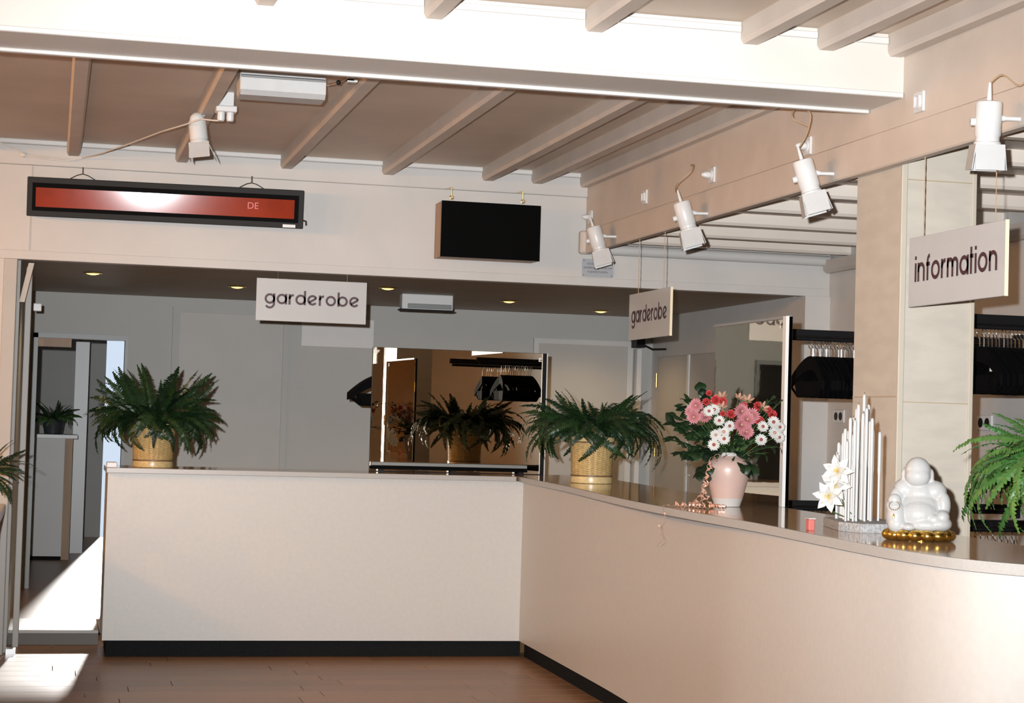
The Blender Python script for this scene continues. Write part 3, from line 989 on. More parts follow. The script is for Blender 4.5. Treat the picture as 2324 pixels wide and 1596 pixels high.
# downlights set into the cloakroom soffit, and an emergency light box
for (xx, yy), lb in zip(((0.226, 12.38), (1.208, 13.06), (2.162, 12.52), (3.19, 13.31), (4.085, 14.0)),
                        ('lit brass downlight in the soffit, leftmost above the doorway', 'lit brass downlight in the soffit just left of the left sign',
                         'lit brass downlight in the soffit just right of the left sign', 'lit brass downlight in the soffit between the light box and the right sign',
                         'lit brass downlight in the soffit nearest the right hanging sign')):
    t = thing('downlight', lb, 'downlight', (xx, yy, 2.312), 'downlights in the soffit')
    obj('trim_ring', MB().lathe([(0.052, 0.0), (0.062, 0.0), (0.064, 0.006), (0.05, 0.010), (0.046, 0.004)], (xx, yy, 2.312), 24, (0, 0, -1)), 'brass', t, smooth=True)
    ld = bpy.data.lights.new('downlight_lamp', 'SPOT')
    ld.energy = 22
    ld.color = (1.0, 0.70, 0.38)
    ld.spot_size = radians(140)
    ld.spot_blend = 1.0
    ld.shadow_soft_size = 0.04
    lo_ = bpy.data.objects.new('downlight_lamp', ld)
    lo_.parent = t
    lo_.location = (0, 0, -0.045)
    COL.objects.link(lo_)
    obj('bulb', MB().lathe([(0.045, 0.003), (0.045, 0.006), (0.036, 0.012), (0.016, 0.017), (0.002, 0.018)], (xx, yy, 2.312), 20, (0, 0, -1)), 'lamp_warm', t, smooth=True)
eb = thing('emergency_light', 'white emergency light box hanging under the dark soffit', 'light fixture', (2.54, 13.1, 2.2))
obj('housing', B(2.36, 2.725, 13.06, 13.16, 2.205, 2.312, c=0.004), 'white_plastic', eb)
obj('lens', B(2.40, 2.715, 13.052, 13.06, 2.212, 2.245, c=0.003), 'midgrey', eb)
obj('base_tray', B(2.35, 2.735, 13.05, 13.17, 2.197, 2.206), 'black', eb)

# added unseen lamps at the hall's left, warming faces that look left
for k, (xx, yy) in enumerate(((-3.7, 8.7), (-3.7, 7.7), (-3.7, 5.6))):
    t = thing('fill_lamp', ('added round fill lamp on the left side of the hall, nearest the header', 'added round fill lamp on the left side of the hall, middle of three',
                               'added round fill lamp on the left side of the hall, before the cross beam')[k], 'lamp', (xx, yy, ZC), 'added hall fill lamps')
    obj('mount', MB().lathe([(0.09, 0), (0.09, 0.02), (0.07, 0.03)], (xx, yy, ZC), 24, (0, 0, -1)), 'white_plastic', t, smooth=True)
    obj('glass_shade', MB().lathe([(0.06, 0.03), (0.10, 0.05), (0.11, 0.08), (0.09, 0.12), (0.04, 0.14), (0.003, 0.145)], (xx, yy, ZC), 24, (0, 0, -1)), 'lamp_warm', t, smooth=True)
    ld = bpy.data.lights.new('fill_lamp_bulb', 'POINT')
    ld.energy = 135
    ld.color = (1.0, 0.47, 0.11)
    ld.shadow_soft_size = 0.12
    lo_ = bpy.data.objects.new('fill_lamp_bulb', ld)
    lo_.parent = t
    lo_.location = (0, 0, -0.28)
    COL.objects.link(lo_)

# ------------------------------------------------------------------ left edge: post, braces and half wall
lp = thing('partition_post', 'white partition post at the left end of the header', 'post', (-0.25, YH, 0))
obj('post', B(-0.300, -0.222, YH - 0.03, YH + 0.08, 0, 2.30, c=0.004), 'doorgrey', lp)
obj('track', B(-0.205, -0.150, YH + 0.02, YH + 0.10, 0, 0.03), 'aluminium', lp)
obj('brace', MB().extr([(-0.205, YH + 0.0, 2.05), (-0.175, YH + 0.0, 2.05), (-0.128, YH + 0.0, 2.28), (-0.160, YH + 0.0, 2.28)], (0, 0.03, 0)), 'doorgrey', lp)
obj('door_edge', B(-0.176, -0.140, YH + 0.35, YH + 0.42, 0, 2.28, c=0.003), 'doorgrey', lp)
obj('latch_box', B(-0.135, -0.085, YH + 1.0, YH + 1.05, 2.05, 2.10, c=0.004), 'white_plastic', lp)
hw = thing('half_wall', 'brown half-height partition with a white cap at the left edge', 'partition', (-0.3, 10.4, 0))
obj('panel', B(-0.34, -0.265, 9.2, YH - 0.04, 0, 0.83), 'brownboard', hw)
obj('cap', B(-0.37, -0.235, 9.15, YH - 0.035, 0.83, 0.875, c=0.006), 'white_plastic', hw)
for yy in (9.8, 10.6):
    obj('batten', B(-0.265, -0.250, yy, yy + 0.06, 0, 0.83), 'white_plastic', hw)

# mirrored white counter, modelled as a cabinet in the added back room
bc = thing('cabinet', 'white waist-high cabinet with a brown side, standing in for a mirrored counter', 'cabinet', (0.0, 17.6, 0.088))
obj('body', B(-0.19, 0.13, 17.4, 17.9, 0.12, 1.17), 'paint_white', bc)
obj('side_board', B(0.13, 0.20, 17.42, 17.9, 0.088, 1.17), 'brownboard', bc)
obj('top', B(-0.195, 0.24, 17.38, 17.92, 1.17, 1.205, c=0.003), 'white_plastic', bc)
obj('plinth', B(-0.19, 0.13, 17.43, 17.88, 0.088, 0.12), 'toe_black', bc)

# ------------------------------------------------------------------ coat rails and hangers
HANG_HOOK = mesh_of(MB().tube([(0, 0, 0.045)] + [(0, 0.0225 * cos(a) - 0.0, 0.0675 + 0.0225 * sin(a)) for a in [-pi / 2 + k * pi / 10 for k in range(1, 14)]], 0.0022, 6)
                    .tube([(0, 0, 0.0), (0, 0, 0.046)], 0.003, 6), 'hook', 'chrome', True)


def hanger_body():
    up, lo = [], []
    for i in range(-10, 11):
        t = i / 10
        yy = 0.205 * t
        z = -0.125 * abs(t) ** 1.6
        up.append((yy, z + 0.008))
        lo.append((yy, z * 0.9 - 0.052 - 0.01 * cos(t * pi / 2)))
    poly = up + list(reversed(lo))
    mb = MB().extr([(-0.006, a, b_) for a, b_ in poly], (0.012, 0, 0))
    mb.tube([(0, -0.20, -0.135), (0, -0.12, -0.195), (0, 0.12, -0.195), (0, 0.20, -0.135)], 0.006, 6)
    mb.extr([(-0.004, -0.15, -0.12), (-0.004, 0.15, -0.12), (-0.004, 0.125, -0.19), (-0.004, -0.125, -0.19)], (0.008, 0, 0))
    return mb


HANG_BODY = mesh_of(hanger_body(), 'hanger_shoulders', 'black_cloth')
HANG_TAG = mesh_of(MB().box(-0.0085, -0.0065, -0.012, 0.012, -0.10, -0.075, c=0.0005), 'number_tag', 'letter_white')


def hanger(loc, rz, label, group, tagged=False):
    t = thing('coat_hanger', label, 'coat hanger', loc, group)
    t.rotation_euler = (0, 0, rz)
    inst(HANG_HOOK, 'hook', t, (0, 0, 0))
    inst(HANG_BODY, 'shoulders', t, (0, 0, 0))
    if tagged:
        inst(HANG_TAG, 'number_tag', t, (0, 0.02, 0))
    return t


def rail(label, x0, y_, z0, z1):
    t = thing('coat_rail', label, 'coat rail', ((x0 + XR) / 2, y_, z0))
    obj('beam', B(x0, XR, y_ - 0.02, y_ + 0.02, z0 + 0.012, z1, c=0.003), 'black', t)
    obj('rod', MB().cyl((x0 + 0.02, y_, z0), (XR, y_, z0), 0.011, n=12), 'black', t, smooth=True)
    obj('wall_bracket', B(XR - 0.02, XR, y_ - 0.04, y_ + 0.04, z0 - 0.03, z1 + 0.02, c=0.004), 'black', t)
    return t


rg = random.Random(2)
rail('black coat rail behind the column, left of it', 3.50, 8.90, 1.895, 1.94)
for k in range(16):
    hanger((3.70 + k * 0.017 + rg.uniform(-.003, .003), 8.90, 1.800), rg.uniform(-0.16, 0.16),
           'black coat hanger on the upper rail left of the column', 'hangers on the upper rail left of the column', k in (9, 12))
rail('black coat rail right of the column', 3.66, 7.60, 1.912, 1.966)
for k in range(13):
    hanger((3.955 + k * 0.019 + rg.uniform(-.003, .003), 7.60, 1.817), rg.uniform(-0.16, 0.16),
           'black coat hanger on the upper rail right of the column', 'hangers on the upper rail right of the column', k in (4, 11))
rail('low black coat rail at worktop height left of the column', 3.50, 8.90, 1.043, 1.082)
for k in range(9):
    hanger((3.60 + k * 0.024, 8.90, 0.950), rg.uniform(-0.12, 0.12), 'black coat hanger on the low rail left of the column', 'hangers on the low rail left of the column')
rail('low black coat rail at worktop height right of the column', 3.66, 7.60, 1.022, 1.064)
for k in range(7):
    hanger((3.96 + k * 0.03, 7.60, 0.93), rg.uniform(-0.12, 0.12), 'black coat hanger on the low rail right of the column', 'hangers on the low rail right of the column')
rb = thing('coat_rail', 'black coat rail hidden behind the wide mirror panel', 'coat rail', (2.10, 12.4, 0))
obj('post', MB().cyl((2.12, 12.44, 0), (2.12, 12.44, 1.80), 0.012, n=12), 'black', rb, smooth=True)
obj('rod', MB().cyl((2.10, 12.2, 1.80), (2.10, 12.48, 1.80), 0.011, n=12), 'black', rb, smooth=True)
for k in range(5):
    hanger((2.10, 12.28 + k * 0.035, 1.713), pi / 2 + rg.uniform(-0.1, 0.1), 'black coat hanger poking out left of the wide mirror panel', 'hangers behind the wide mirror panel')

# double sockets on the right wall
for yy, zz, lb in ((11.18, 1.53, 'white double socket on the right wall left of the column'), (9.25, 1.502, 'white double socket on the right wall by the right fern')):
    t = thing('wall_outlet', lb, 'outlet', (XR, yy, zz), 'double sockets on the right wall')
    obj('back_plate', B(XR - 0.014, XR, yy - 0.085, yy + 0.085, zz - 0.042, zz + 0.042, c=0.005), 'white_plastic', t)
    for s_ in (-1, 1):
        obj('socket_hole', MB().lathe([(0.026, 0), (0.026, 0.0015), (0.001, 0.0015)], (XR - 0.014, yy + s_ * 0.036, zz), 20, (-1, 0, 0)), 'black', t, smooth=True)

# ------------------------------------------------------------------ ferns in wicker pots


def frond_mesh(seed, L, th0, droop, wmax, mt, pairs=30):
    """arching fern frond growing in the local +x / +z plane from the origin"""
    r = random.Random(seed)
    mb = MB()
    pts = []
    p = Vector((0, 0, 0))
    n = 16
    a = th0
    bend = r.uniform(-0.5, 0.5)
    for i in range(n + 1):
        pts.append(p.copy())
        a_ = a - droop * (i / n) ** 1.1
        p = p + Vector((cos(a_) * cos(bend * i / n), cos(a_) * sin(bend * i / n), sin(a_))) * (L / n)
    rad = [0.0022 * (1 - 0.8 * i / n) for i in range(n + 1)]
    mb.tube(pts, rad, 4)

    def at(t):
        f = t * n
        i = min(int(f), n - 1)
        return pts[i].lerp(pts[i + 1], f - i), (pts[i + 1] - pts[i]).normalized()
    for k in range(pairs):
        t = 0.10 + 0.90 * (k + 0.5) / pairs
        q, tg = at(min(t, 0.999))
        wl_ = wmax * (sin(pi * (0.12 + 0.88 * t) ** 0.8) ** 0.7) * r.uniform(0.85, 1.1) + 0.003
        hw_ = L / pairs * 0.46
        up = Vector((-tg.z, 0, tg.x))
        for s_ in (-1, 1):
            side = Vector((0, s_, 0))
            d = (side + tg * 0.35 - up * r.uniform(0.0, 0.5)).normalized()
            lift = up * r.uniform(-0.15, 0.25) * hw_
            b0 = q - tg * hw_
            b1 = q + tg * hw_
            mid = q + d * wl_ * 0.55
            tip = q + d * wl_
            mb.add([b0, mid - tg * hw_ * 0.9 + lift, tip, mid + tg * hw_ * 0.9 - lift, b1], [(0, 1, 2, 3, 4)])
    return mesh_of(mb, 'frond', mt)


def fern(parent, base, n, spec, seed, spread=0.05, zrot=None):
    """spec: list of (weight, length, start angle, droop, width); base is the crown in world space"""
    r = random.Random(seed)
    off = Vector(base) - wpos(parent)
    var = []
    for i, (w_, L, a, d, wd, mt) in enumerate(spec):
        for q in range(3):
            var.append((w_, frond_mesh(seed * 31 + i * 3 + q, L * r.uniform(0.88, 1.1), a + r.uniform(-0.1, 0.1), d * r.uniform(0.85, 1.15), wd, mt)))
    ws = [v[0] for v in var]
    for k in range(n):
        me = r.choices(var, ws)[0][1]
        az = zrot(r) if zrot else 2 * pi * (k * 0.381966 + r.uniform(-0.05, 0.05))
        rr = spread * sqrt(r.random())
        s_ = r.uniform(0.6, 1.08)
        inst(me, 'frond', parent, off + Vector((rr * cos(az), rr * sin(az), r.uniform(-0.01, 0.01))), (r.uniform(-1.0, 1.0), r.uniform(-0.15, 0.15), az), (s_, s_, s_))


def basket(parent, c, h, r0, r1):
    """woven basket: upright stakes with weavers passing over and under them"""
    c = Vector(c)
    ns, rows, seg = 26, 30, 104
    mb = MB()
    vs, fs = [], []
    for j in range(rows * 2 + 1):
        t = j / (rows * 2)
        z = 0.045 + (h - 0.075) * t
        rad = r0 + (r1 - r0) * (z / h)
        for i in range(seg):
            a = 2 * pi * i / seg
            over = sin(ns / 2 * a) > 0
            row_ = (j // 2) % 2
            bulge = 0.0045 * abs(sin(ns / 2 * a)) * (1 if over == (row_ == 0) else -0.4)
            gap = -0.0025 if j % 2 == 0 else 0.0
            rr = rad + bulge + gap
            vs.append(c + Vector((rr * cos(a), rr * sin(a), z)))
    for j in range(rows * 2):
        for i in range(seg):
            q = (i + 1) % seg
            fs.append((j * seg + i, j * seg + q, (j + 1) * seg + q, (j + 1) * seg + i))
    mb.add(vs, fs)
    obj('woven_wall', mb, 'wicker', parent, smooth=True)
    obj('foot_band', MB().lathe([(r0 - 0.004, 0), (r0 + 0.006, 0.002), (r0 + 0.008, 0.018), (r0 + 0.005, 0.038), (r0 - 0.002, 0.040)], c, 48), 'wicker_rim', parent, smooth=True)
    obj('dark_band', MB().lathe([(r0 - 0.002, 0.039), (r0 + 0.007, 0.040), (r0 + 0.007, 0.046), (r0 - 0.002, 0.047)], c, 48), 'darkwood', parent, smooth=True)
    obj('dark_band', MB().lathe([(r1 - 0.006, h - 0.034), (r1 + 0.005, h - 0.033), (r1 + 0.005, h - 0.027), (r1 - 0.006, h - 0.026)], c, 48), 'darkwood', parent, smooth=True)
    obj('rim', MB().lathe([(r1 - 0.010, h - 0.028), (r1 + 0.004, h - 0.026), (r1 + 0.007, h - 0.012), (r1 + 0.002, h), (r1 - 0.010, h - 0.002), (r1 - 0.014, h - 0.02)], c, 48), 'wicker_rim', parent, smooth=True)
    obj('soil', MB().lathe([(r1 - 0.013, h - 0.034), (r1 - 0.013, h - 0.03), (0.02, h - 0.02)], c, 24), 'soil', parent)


pl1 = thing('potted_fern', 'bushy dark fern in a smooth wicker pot on the left counter', 'potted plant', (0.60, 11.52, 1.10), 'potted ferns')
basket(pl1, (0.60, 11.52, 1.10), 0.268, 0.112, 0.130)
fern(pl1, (0.60, 11.52, 1.35), 280, [(4, 0.42, 1.45, 0.7, 0.040, 'fern_dark'), (4, 0.38, 1.2, 1.3, 0.040, 'fern_dark'), (4, 0.36, 0.95, 1.8, 0.040, 'fern_dark'), (4, 0.36, 0.8, 2.4, 0.040, 'fern_dark'), (5, 0.38, 0.7, 2.9, 0.038, 'fern_dark'), (6, 0.24, 1.2, 1.6, 0.040, 'fern_dark')], 4, 0.13)

pl2 = thing('potted_fern', 'arching dark fern in a woven wicker basket on the right counter', 'potted plant', (2.985, 10.33, 1.10), 'potted ferns')
basket(pl2, (2.985, 10.33, 1.10), 0.262, 0.112, 0.122)
fern(pl2, (2.985, 10.33, 1.36), 285, [(4, 0.31, 1.42, 0.8, 0.034, 'fern_dark'), (4, 0.38, 1.25, 1.7, 0.034, 'fern_dark'), (5, 0.44, 1.1, 2.4, 0.034, 'fern_dark'), (6, 0.45, 0.95, 2.9, 0.034, 'fern_dark'), (8, 0.25, 1.25, 1.8, 0.034, 'fern_dark')], 9, 0.13)

pl3 = thing('potted_fern', 'bright green fern trailing over the near end of the right counter', 'potted plant', (2.87, 4.80, 1.10), 'potted ferns')
basket(pl3, (2.87, 4.80, 1.10), 0.24, 0.085, 0.095)
fern(pl3, (2.86, 4.80, 1.315), 290, [(2, 0.30, 1.3, 1.1, 0.024, 'fern_light'), (5, 0.34, 1.05, 1.9, 0.024, 'fern_light'), (6, 0.40, 0.9, 2.5, 0.024, 'fern_light'), (8, 0.44, 0.75, 3.0, 0.024, 'fern_light'), (5, 0.22, 0.9, 2.0, 0.024, 'fern_light')], 17, 0.13)

pl4 = thing('potted_fern', 'fern with long narrow fronds on the half wall at the left edge', 'potted plant', (-0.37, 10.2, 0.875), 'potted ferns')
basket(pl4, (-0.37, 10.2, 0.875), 0.2, 0.085, 0.10)
fern(pl4, (-0.37, 10.2, 1.07), 40, [(2, 0.32, 1.2, 0.7, 0.022, 'fern_dark'), (3, 0.34, 0.7, 1.4, 0.022, 'fern_dark'), (2, 0.30, 0.3, 2.0, 0.022, 'fern_dark')], 23)

pl5 = thing('potted_fern', 'small fern on the white cabinet, standing in for a mirrored fern', 'potted plant', (0.02, 17.6, 1.205), 'potted ferns')
obj('pot', MB().lathe([(0.06, 0), (0.075, 0.005), (0.095, 0.13), (0.10, 0.14), (0.09, 0.14), (0.085, 0.12)], (0.02, 17.6, 1.205), 24), 'darkgrey', pl5, smooth=True)
fern(pl5, (0.02, 17.6, 1.33), 60, [(2, 0.24, 1.25, 0.9, 0.02, 'fern_dark'), (3, 0.22, 0.9, 1.8, 0.02, 'fern_dark'), (3, 0.22, 0.7, 2.2, 0.02, 'fern_light')], 29)

# ------------------------------------------------------------------ vase with the bouquet
VC = Vector((2.805, 7.62, 1.10))
vs_ = thing('vase', 'shoulder-shaped pink ceramic vase with a white foot on the right counter', 'vase', VC)
obj('vase_body', MB().lathe([(0.066, 0.035), (0.076, 0.075), (0.088, 0.12), (0.0935, 0.15), (0.092, 0.172), (0.083, 0.192), (0.066, 0.205), (0.058, 0.211), (0.054, 0.216)], VC, 40), 'vase_pink', vs_, smooth=True)
obj('foot', MB().lathe([(0.052, 0.0), (0.056, 0.002), (0.060, 0.018), (0.067, 0.036), (0.05, 0.037)], VC, 40), 'vase_foot', vs_, smooth=True)
obj('neck', MB().lathe([(0.054, 0.208), (0.052, 0.220), (0.056, 0.228), (0.053, 0.230), (0.046, 0.226), (0.044, 0.208)], VC, 32), 'vase_foot', vs_, smooth=True)
MOUTH = VC + Vector((0, 0, 0.222))


def petal_ring(mb, n, r0, r1, wd, tilt, phase=0.0, z0=0.0, jag=0.0, rr=None):
    """flat pointed petals round the local z axis; tilt lifts the tips"""
    for k in range(n):
        a = 2 * pi * (k + phase) / n + (rr.uniform(-jag, jag) if rr else 0)
        d = Vector((cos(a), sin(a), 0))
        s_ = Vector((-sin(a), cos(a), 0))
        L = r1 * (rr.uniform(0.9, 1.08) if rr else 1)
        up = Vector((0, 0, 1))
        p0 = d * r0 + up * z0
        p1 = d * (r0 + (L - r0) * 0.6) + up * (z0 + tilt * 0.55 * (L - r0))
        p2 = d * L + up * (z0 + tilt * (L - r0))
        mb.add([p0 - s_ * wd * 0.35, p1 - s_ * wd, p2 - s_ * wd * 0.35, p2 + s_ * wd * 0.35, p1 + s_ * wd, p0 + s_ * wd * 0.35], [(0, 1, 2, 3, 4, 5)])


rr_ = random.Random(8)
mb = MB()
for ring, (n, R_, tl) in enumerate(((20, 0.031, 0.10), (18, 0.028, 0.35), (15, 0.023, 0.7), (11, 0.017, 1.1), (7, 0.011, 1.6))):
    petal_ring(mb, n, 0.003, R_, 0.0033, tl, ring * 0.5, 0.002 * ring, 0.05, rr_)
MUM = mesh_of(mb, 'petals', 'petal_pink')
mb = MB()
petal_ring(mb, 19, 0.005, 0.0255, 0.0036, 0.10, 0, 0, 0.04, rr_)
petal_ring(mb, 15, 0.005, 0.021, 0.0033, 0.25, 0.5, 0.0015, 0.04, rr_)
DAISY = mesh_of(mb, 'petals', 'petal_white')
DCENT = mesh_of(MB().ball((0, 0, 0.003), (0.0072, 0.0072, 0.0045), 12, 7), 'flower_centre', 'centre_dark', True)
DCENT2 = mesh_of(MB().ball((0, 0, 0.003), (0.0072, 0.0072, 0.0045), 12, 7), 'flower_centre', 'petal_salmon', True)
MCENT = mesh_of(MB().ball((0, 0, 0.012), (0.006, 0.006, 0.005), 10, 6), 'flower_centre', 'petal_salmon', True)
mb = MB()
for ring in range(6):
    petal_ring(mb, 10 - ring, 0.001, 0.022 - ring * 0.003, 0.0065, 0.2 + ring * 0.45, ring * 0.37, 0.001 * ring, 0.15, rr_)
CARN = mesh_of(mb, 'petals', 'petal_red')
mb = MB()
petal_ring(mb, 6, 0.002, 0.026, 0.0065, 0.6, 0, 0, 0.1, rr_)
ALST = mesh_of(mb, 'petals', 'petal_salmon')
CALYX = mesh_of(MB().lathe([(0.002, -0.018), (0.006, -0.008), (0.008, 0.001), (0.003, 0.002)], (0, 0, 0), 10), 'calyx', 'stem', True)

PINK = [(2.619, 7.514, 1.524), (2.607, 7.533, 1.498), (2.613, 7.522, 1.476), (2.669, 7.536, 1.48), (2.828, 7.538, 1.505), (2.842, 7.504, 1.47), (2.814, 7.501, 1.447), (2.881, 7.55, 1.488), (2.842, 7.516, 1.42)]
WHITE = [(2.715, 7.494, 1.463), (2.779, 7.54, 1.442), (2.741, 7.508, 1.417), (2.714, 7.53, 1.403), (2.744, 7.509, 1.388), (2.703, 7.518, 1.362), (2.908, 7.489, 1.444), (2.967, 7.518, 1.464), (2.918, 7.532, 1.388), (2.992, 7.511, 1.444), (2.995, 7.524, 1.401), (2.973, 7.52, 1.419), (2.665, 7.484, 1.502), (2.702, 7.525, 1.508)]
RED = [(2.682, 7.567, 1.54), (2.685, 7.544, 1.577), (2.707, 7.522, 1.549), (2.763, 7.589, 1.544), (2.789, 7.558, 1.492), (2.928, 7.578, 1.465), (2.923, 7.59, 1.528), (2.965, 7.577, 1.513), (2.988, 7.594, 1.493), (2.751, 7.552, 1.493), (2.857, 7.584, 1.528)]
SALMON = [(2.836, 7.594, 1.561), (2.895, 7.644, 1.552), (2.776, 7.638, 1.563), (2.932, 7.56, 1.523), (2.723, 7.564, 1.524), (2.75, 7.572, 1.517)]
SPRIG = [(2.691, 7.656, 1.578), (2.603, 7.592, 1.543), (2.576, 7.615, 1.516), (2.536, 7.576, 1.474), (2.538, 7.601, 1.44), (2.531, 7.586, 1.373), (2.558, 7.582, 1.318), (2.607, 7.61, 1.319), (2.668, 7.58, 1.235), (3.04, 7.63, 1.553), (2.991, 7.622, 1.559), (3.03, 7.63, 1.359), (2.969, 7.62, 1.327), (2.936, 7.63, 1.261), (2.858, 7.53, 1.272), (2.625, 7.56, 1.321)]


def stem_pts(p, n=8):
    p = Vector(p)
    a = MOUTH + Vector((rr_.uniform(-0.03, 0.03), rr_.uniform(-0.03, 0.03), -0.05))
    mid = a.lerp(p, 0.5) + Vector((0, 0, 0.04))
    return [(a * (1 - t) ** 2 + mid * 2 * t * (1 - t) + p * t * t) for t in [i / n for i in range(n + 1)]]


def flower(name, me, cen, p, label, group, s=1.0, look=0.75):
    p = Vector(p)
    out = (p - (VC + Vector((0, 0, 0.30)))).normalized()
    face = (out * (1 - look) + (EYE - p).normalized() * look + Vector((rr_.uniform(-.25, .25), 0, rr_.uniform(-.15, .25)))).normalized()
    t = thing(name, label, 'flower', p, group)
    q = face.to_track_quat('Z', 'Y').to_euler()
    inst(me, 'petals', t, (0, 0, 0), q, (s, s, s))
    if cen:
        inst(cen, 'flower_centre', t, (0, 0, 0), q, (s, s, s))
    inst(CALYX, 'calyx', t, (0, 0, 0), q, (s, s, s))
    obj('stem', MB().tube(stem_pts(p - face * 0.012), 0.0016, 5), 'stem', t)


for k, p in enumerate(PINK):
    side = 'left' if k < 4 else 'middle'
    flower('chrysanthemum', MUM, MCENT, p, 'pink chrysanthemum in the %s of the vase bouquet' % side, 'pink chrysanthemums in the bouquet, ' + side, (1.0 if k < 4 else 1.12))
for k, p in enumerate(WHITE):
    side = 'right' if p[0] > 2.85 else ('upper left' if p[2] > 1.49 else 'lower middle')
    flower('daisy', DAISY, DCENT2 if k in (2, 3, 11) else DCENT, p, 'white daisy in the %s of the vase bouquet' % side, 'white daisies in the bouquet, ' + side, rr_.uniform(0.92, 1.08))
for k, p in enumerate(RED):
    side = 'right' if p[0] > 2.82 else 'left'
    flower('carnation', CARN, None, p, 'red carnation in the upper %s of the vase bouquet' % side, 'red carnations in the bouquet, ' + side, rr_.uniform(0.75, 1.05) if k not in (1, 9) else 0.6)
for k, p in enumerate(SALMON):
    flower('alstroemeria', ALST, None, p, 'small salmon lily bloom at the top of the vase bouquet', 'salmon blooms in the bouquet', rr_.uniform(0.85, 1.1), 0.5)


def leaf_mesh(L, wd, mt):
    vs = []
    fs = []
    prof = [0.12, 0.62, 0.95, 1.0, 0.82, 0.45, 0.0]
    n = len(prof)
    for i, w_ in enumerate(prof):
        x = L * i / (n - 1)
        z = 0.18 * L * sin(pi * i / (n - 1))
        vs += [(x, -wd * w_, z - 0.12 * wd * w_), (x, 0, z + 0.10 * wd), (x, wd * w_, z - 0.12 * wd * w_)]
    for i in range(n - 1):
        fs += [(3 * i, 3 * i + 3, 3 * i + 4, 3 * i + 1), (3 * i + 1, 3 * i + 4, 3 * i + 5, 3 * i + 2)]
    return mesh_of(MB().add(vs, fs), 'leaf', mt, True)


LEAF_R = leaf_mesh(0.050, 0.021, 'leaf_dark')
LEAF_N = leaf_mesh(0.05, 0.007, 'leaf_dark')
LEAF_M = leaf_mesh(0.05, 0.013, 'leaf_dark')
for k, p in enumerate(SPRIG):
    narrow = k in (9, 10, 11, 12, 13)
    side = 'right' if p[0] > 2.85 else 'left'
    t = thing('foliage_sprig', ('narrow-leaved dark sprig right in the vase bouquet' if narrow else 'round-leaved dark sprig on the %s of the bouquet' % side),
              'foliage', p, 'narrow leaf sprigs in the bouquet' if narrow else 'round leaf sprigs in the bouquet, ' + side)
    sp = stem_pts(p, 10)
    obj('stem', MB().tube(sp, 0.0015, 5), 'stem', t)
    for i in range(3, 11):
        for s_ in ((-1, 1) if i % 2 else (1,)):
            d = (sp[min(i, 10)] - sp[i - 1]).normalized()
            yaw = math.atan2(d.y, d.x) + s_ * rr_.uniform(0.5, 1.3)
            pit = -math.asin(max(-1, min(1, d.z))) + rr_.uniform(-0.1, 0.8)
            sc_ = rr_.uniform(0.75, 1.15) * (1.0 if narrow else 1.3)
            inst(LEAF_N if narrow else LEAF_R, 'leaf', t, sp[i] - Vector(p), (rr_.uniform(-0.9, 0.9), pit, yaw), (sc_, sc_, sc_))
# low filler greenery round the mouth
for k in range(8):
    a = 2 * pi * k / 8
    p = VC + Vector((0.11 * cos(a), 0.07 * sin(a) - 0.03, 0.29 + 0.03 * (k % 3)))
    t = thing('foliage_sprig', 'leafy filler stem low in the vase bouquet', 'foliage', p, 'filler stems in the bouquet')
    sp = stem_pts(p, 8)
    obj('stem', MB().tube(sp, 0.0015, 5), 'stem', t)
    for i in range(2, 9):
        for s_ in (-1, 1):
            sc_ = rr_.uniform(0.8, 1.2)
            inst(LEAF_M, 'leaf', t, sp[i] - Vector(p), (rr_.uniform(-0.9, 0.9), rr_.uniform(-0.4, 0.7), a + s_ * rr_.uniform(0.3, 1.5)), (sc_, sc_, sc_))

# curled ribbon spilling from the vase over the worktop


def curl(pts, turns, rad, wd, name, parent, mt='ribbon'):
    """flat ribbon wound in a helix along a path"""
    P = [Vector(p) for p in pts]
    n = len(P)
    N = 14 * max(3, int(turns))
    vs, fs = [], []
    for i in range(N + 1):
        t = i / N * (n - 1)
        k = min(int(t), n - 2)
        f = t - k
        p0, p1, p2, p3 = P[max(k - 1, 0)], P[k], P[k + 1], P[min(k + 2, n - 1)]
        q = 0.5 * (2 * p1 + (p2 - p0) * f + (2 * p0 - 5 * p1 + 4 * p2 - p3) * f * f + (3 * p1 - p0 - 3 * p2 + p3) * f ** 3)
        tg = (p2 - p1).normalized()
        u = tg.orthogonal().normalized()
        v = tg.cross(u)
        a = 2 * pi * turns * i / N
        e = u * cos(a) + v * sin(a)
        c_ = q + e * rad
        vs += [c_ - tg * wd * 0.5, c_ + tg * wd * 0.5, c_ + tg * wd * 0.5 + e * 0.0006, c_ - tg * wd * 0.5 + e * 0.0006]
    for i in range(N):
        for k in range(4):
            fs.append((4 * i + k, 4 * (i + 1) + k, 4 * (i + 1) + (k + 1) % 4, 4 * i + (k + 1) % 4))
    return obj(name, MB().add(vs, fs), mt, parent, smooth=True)


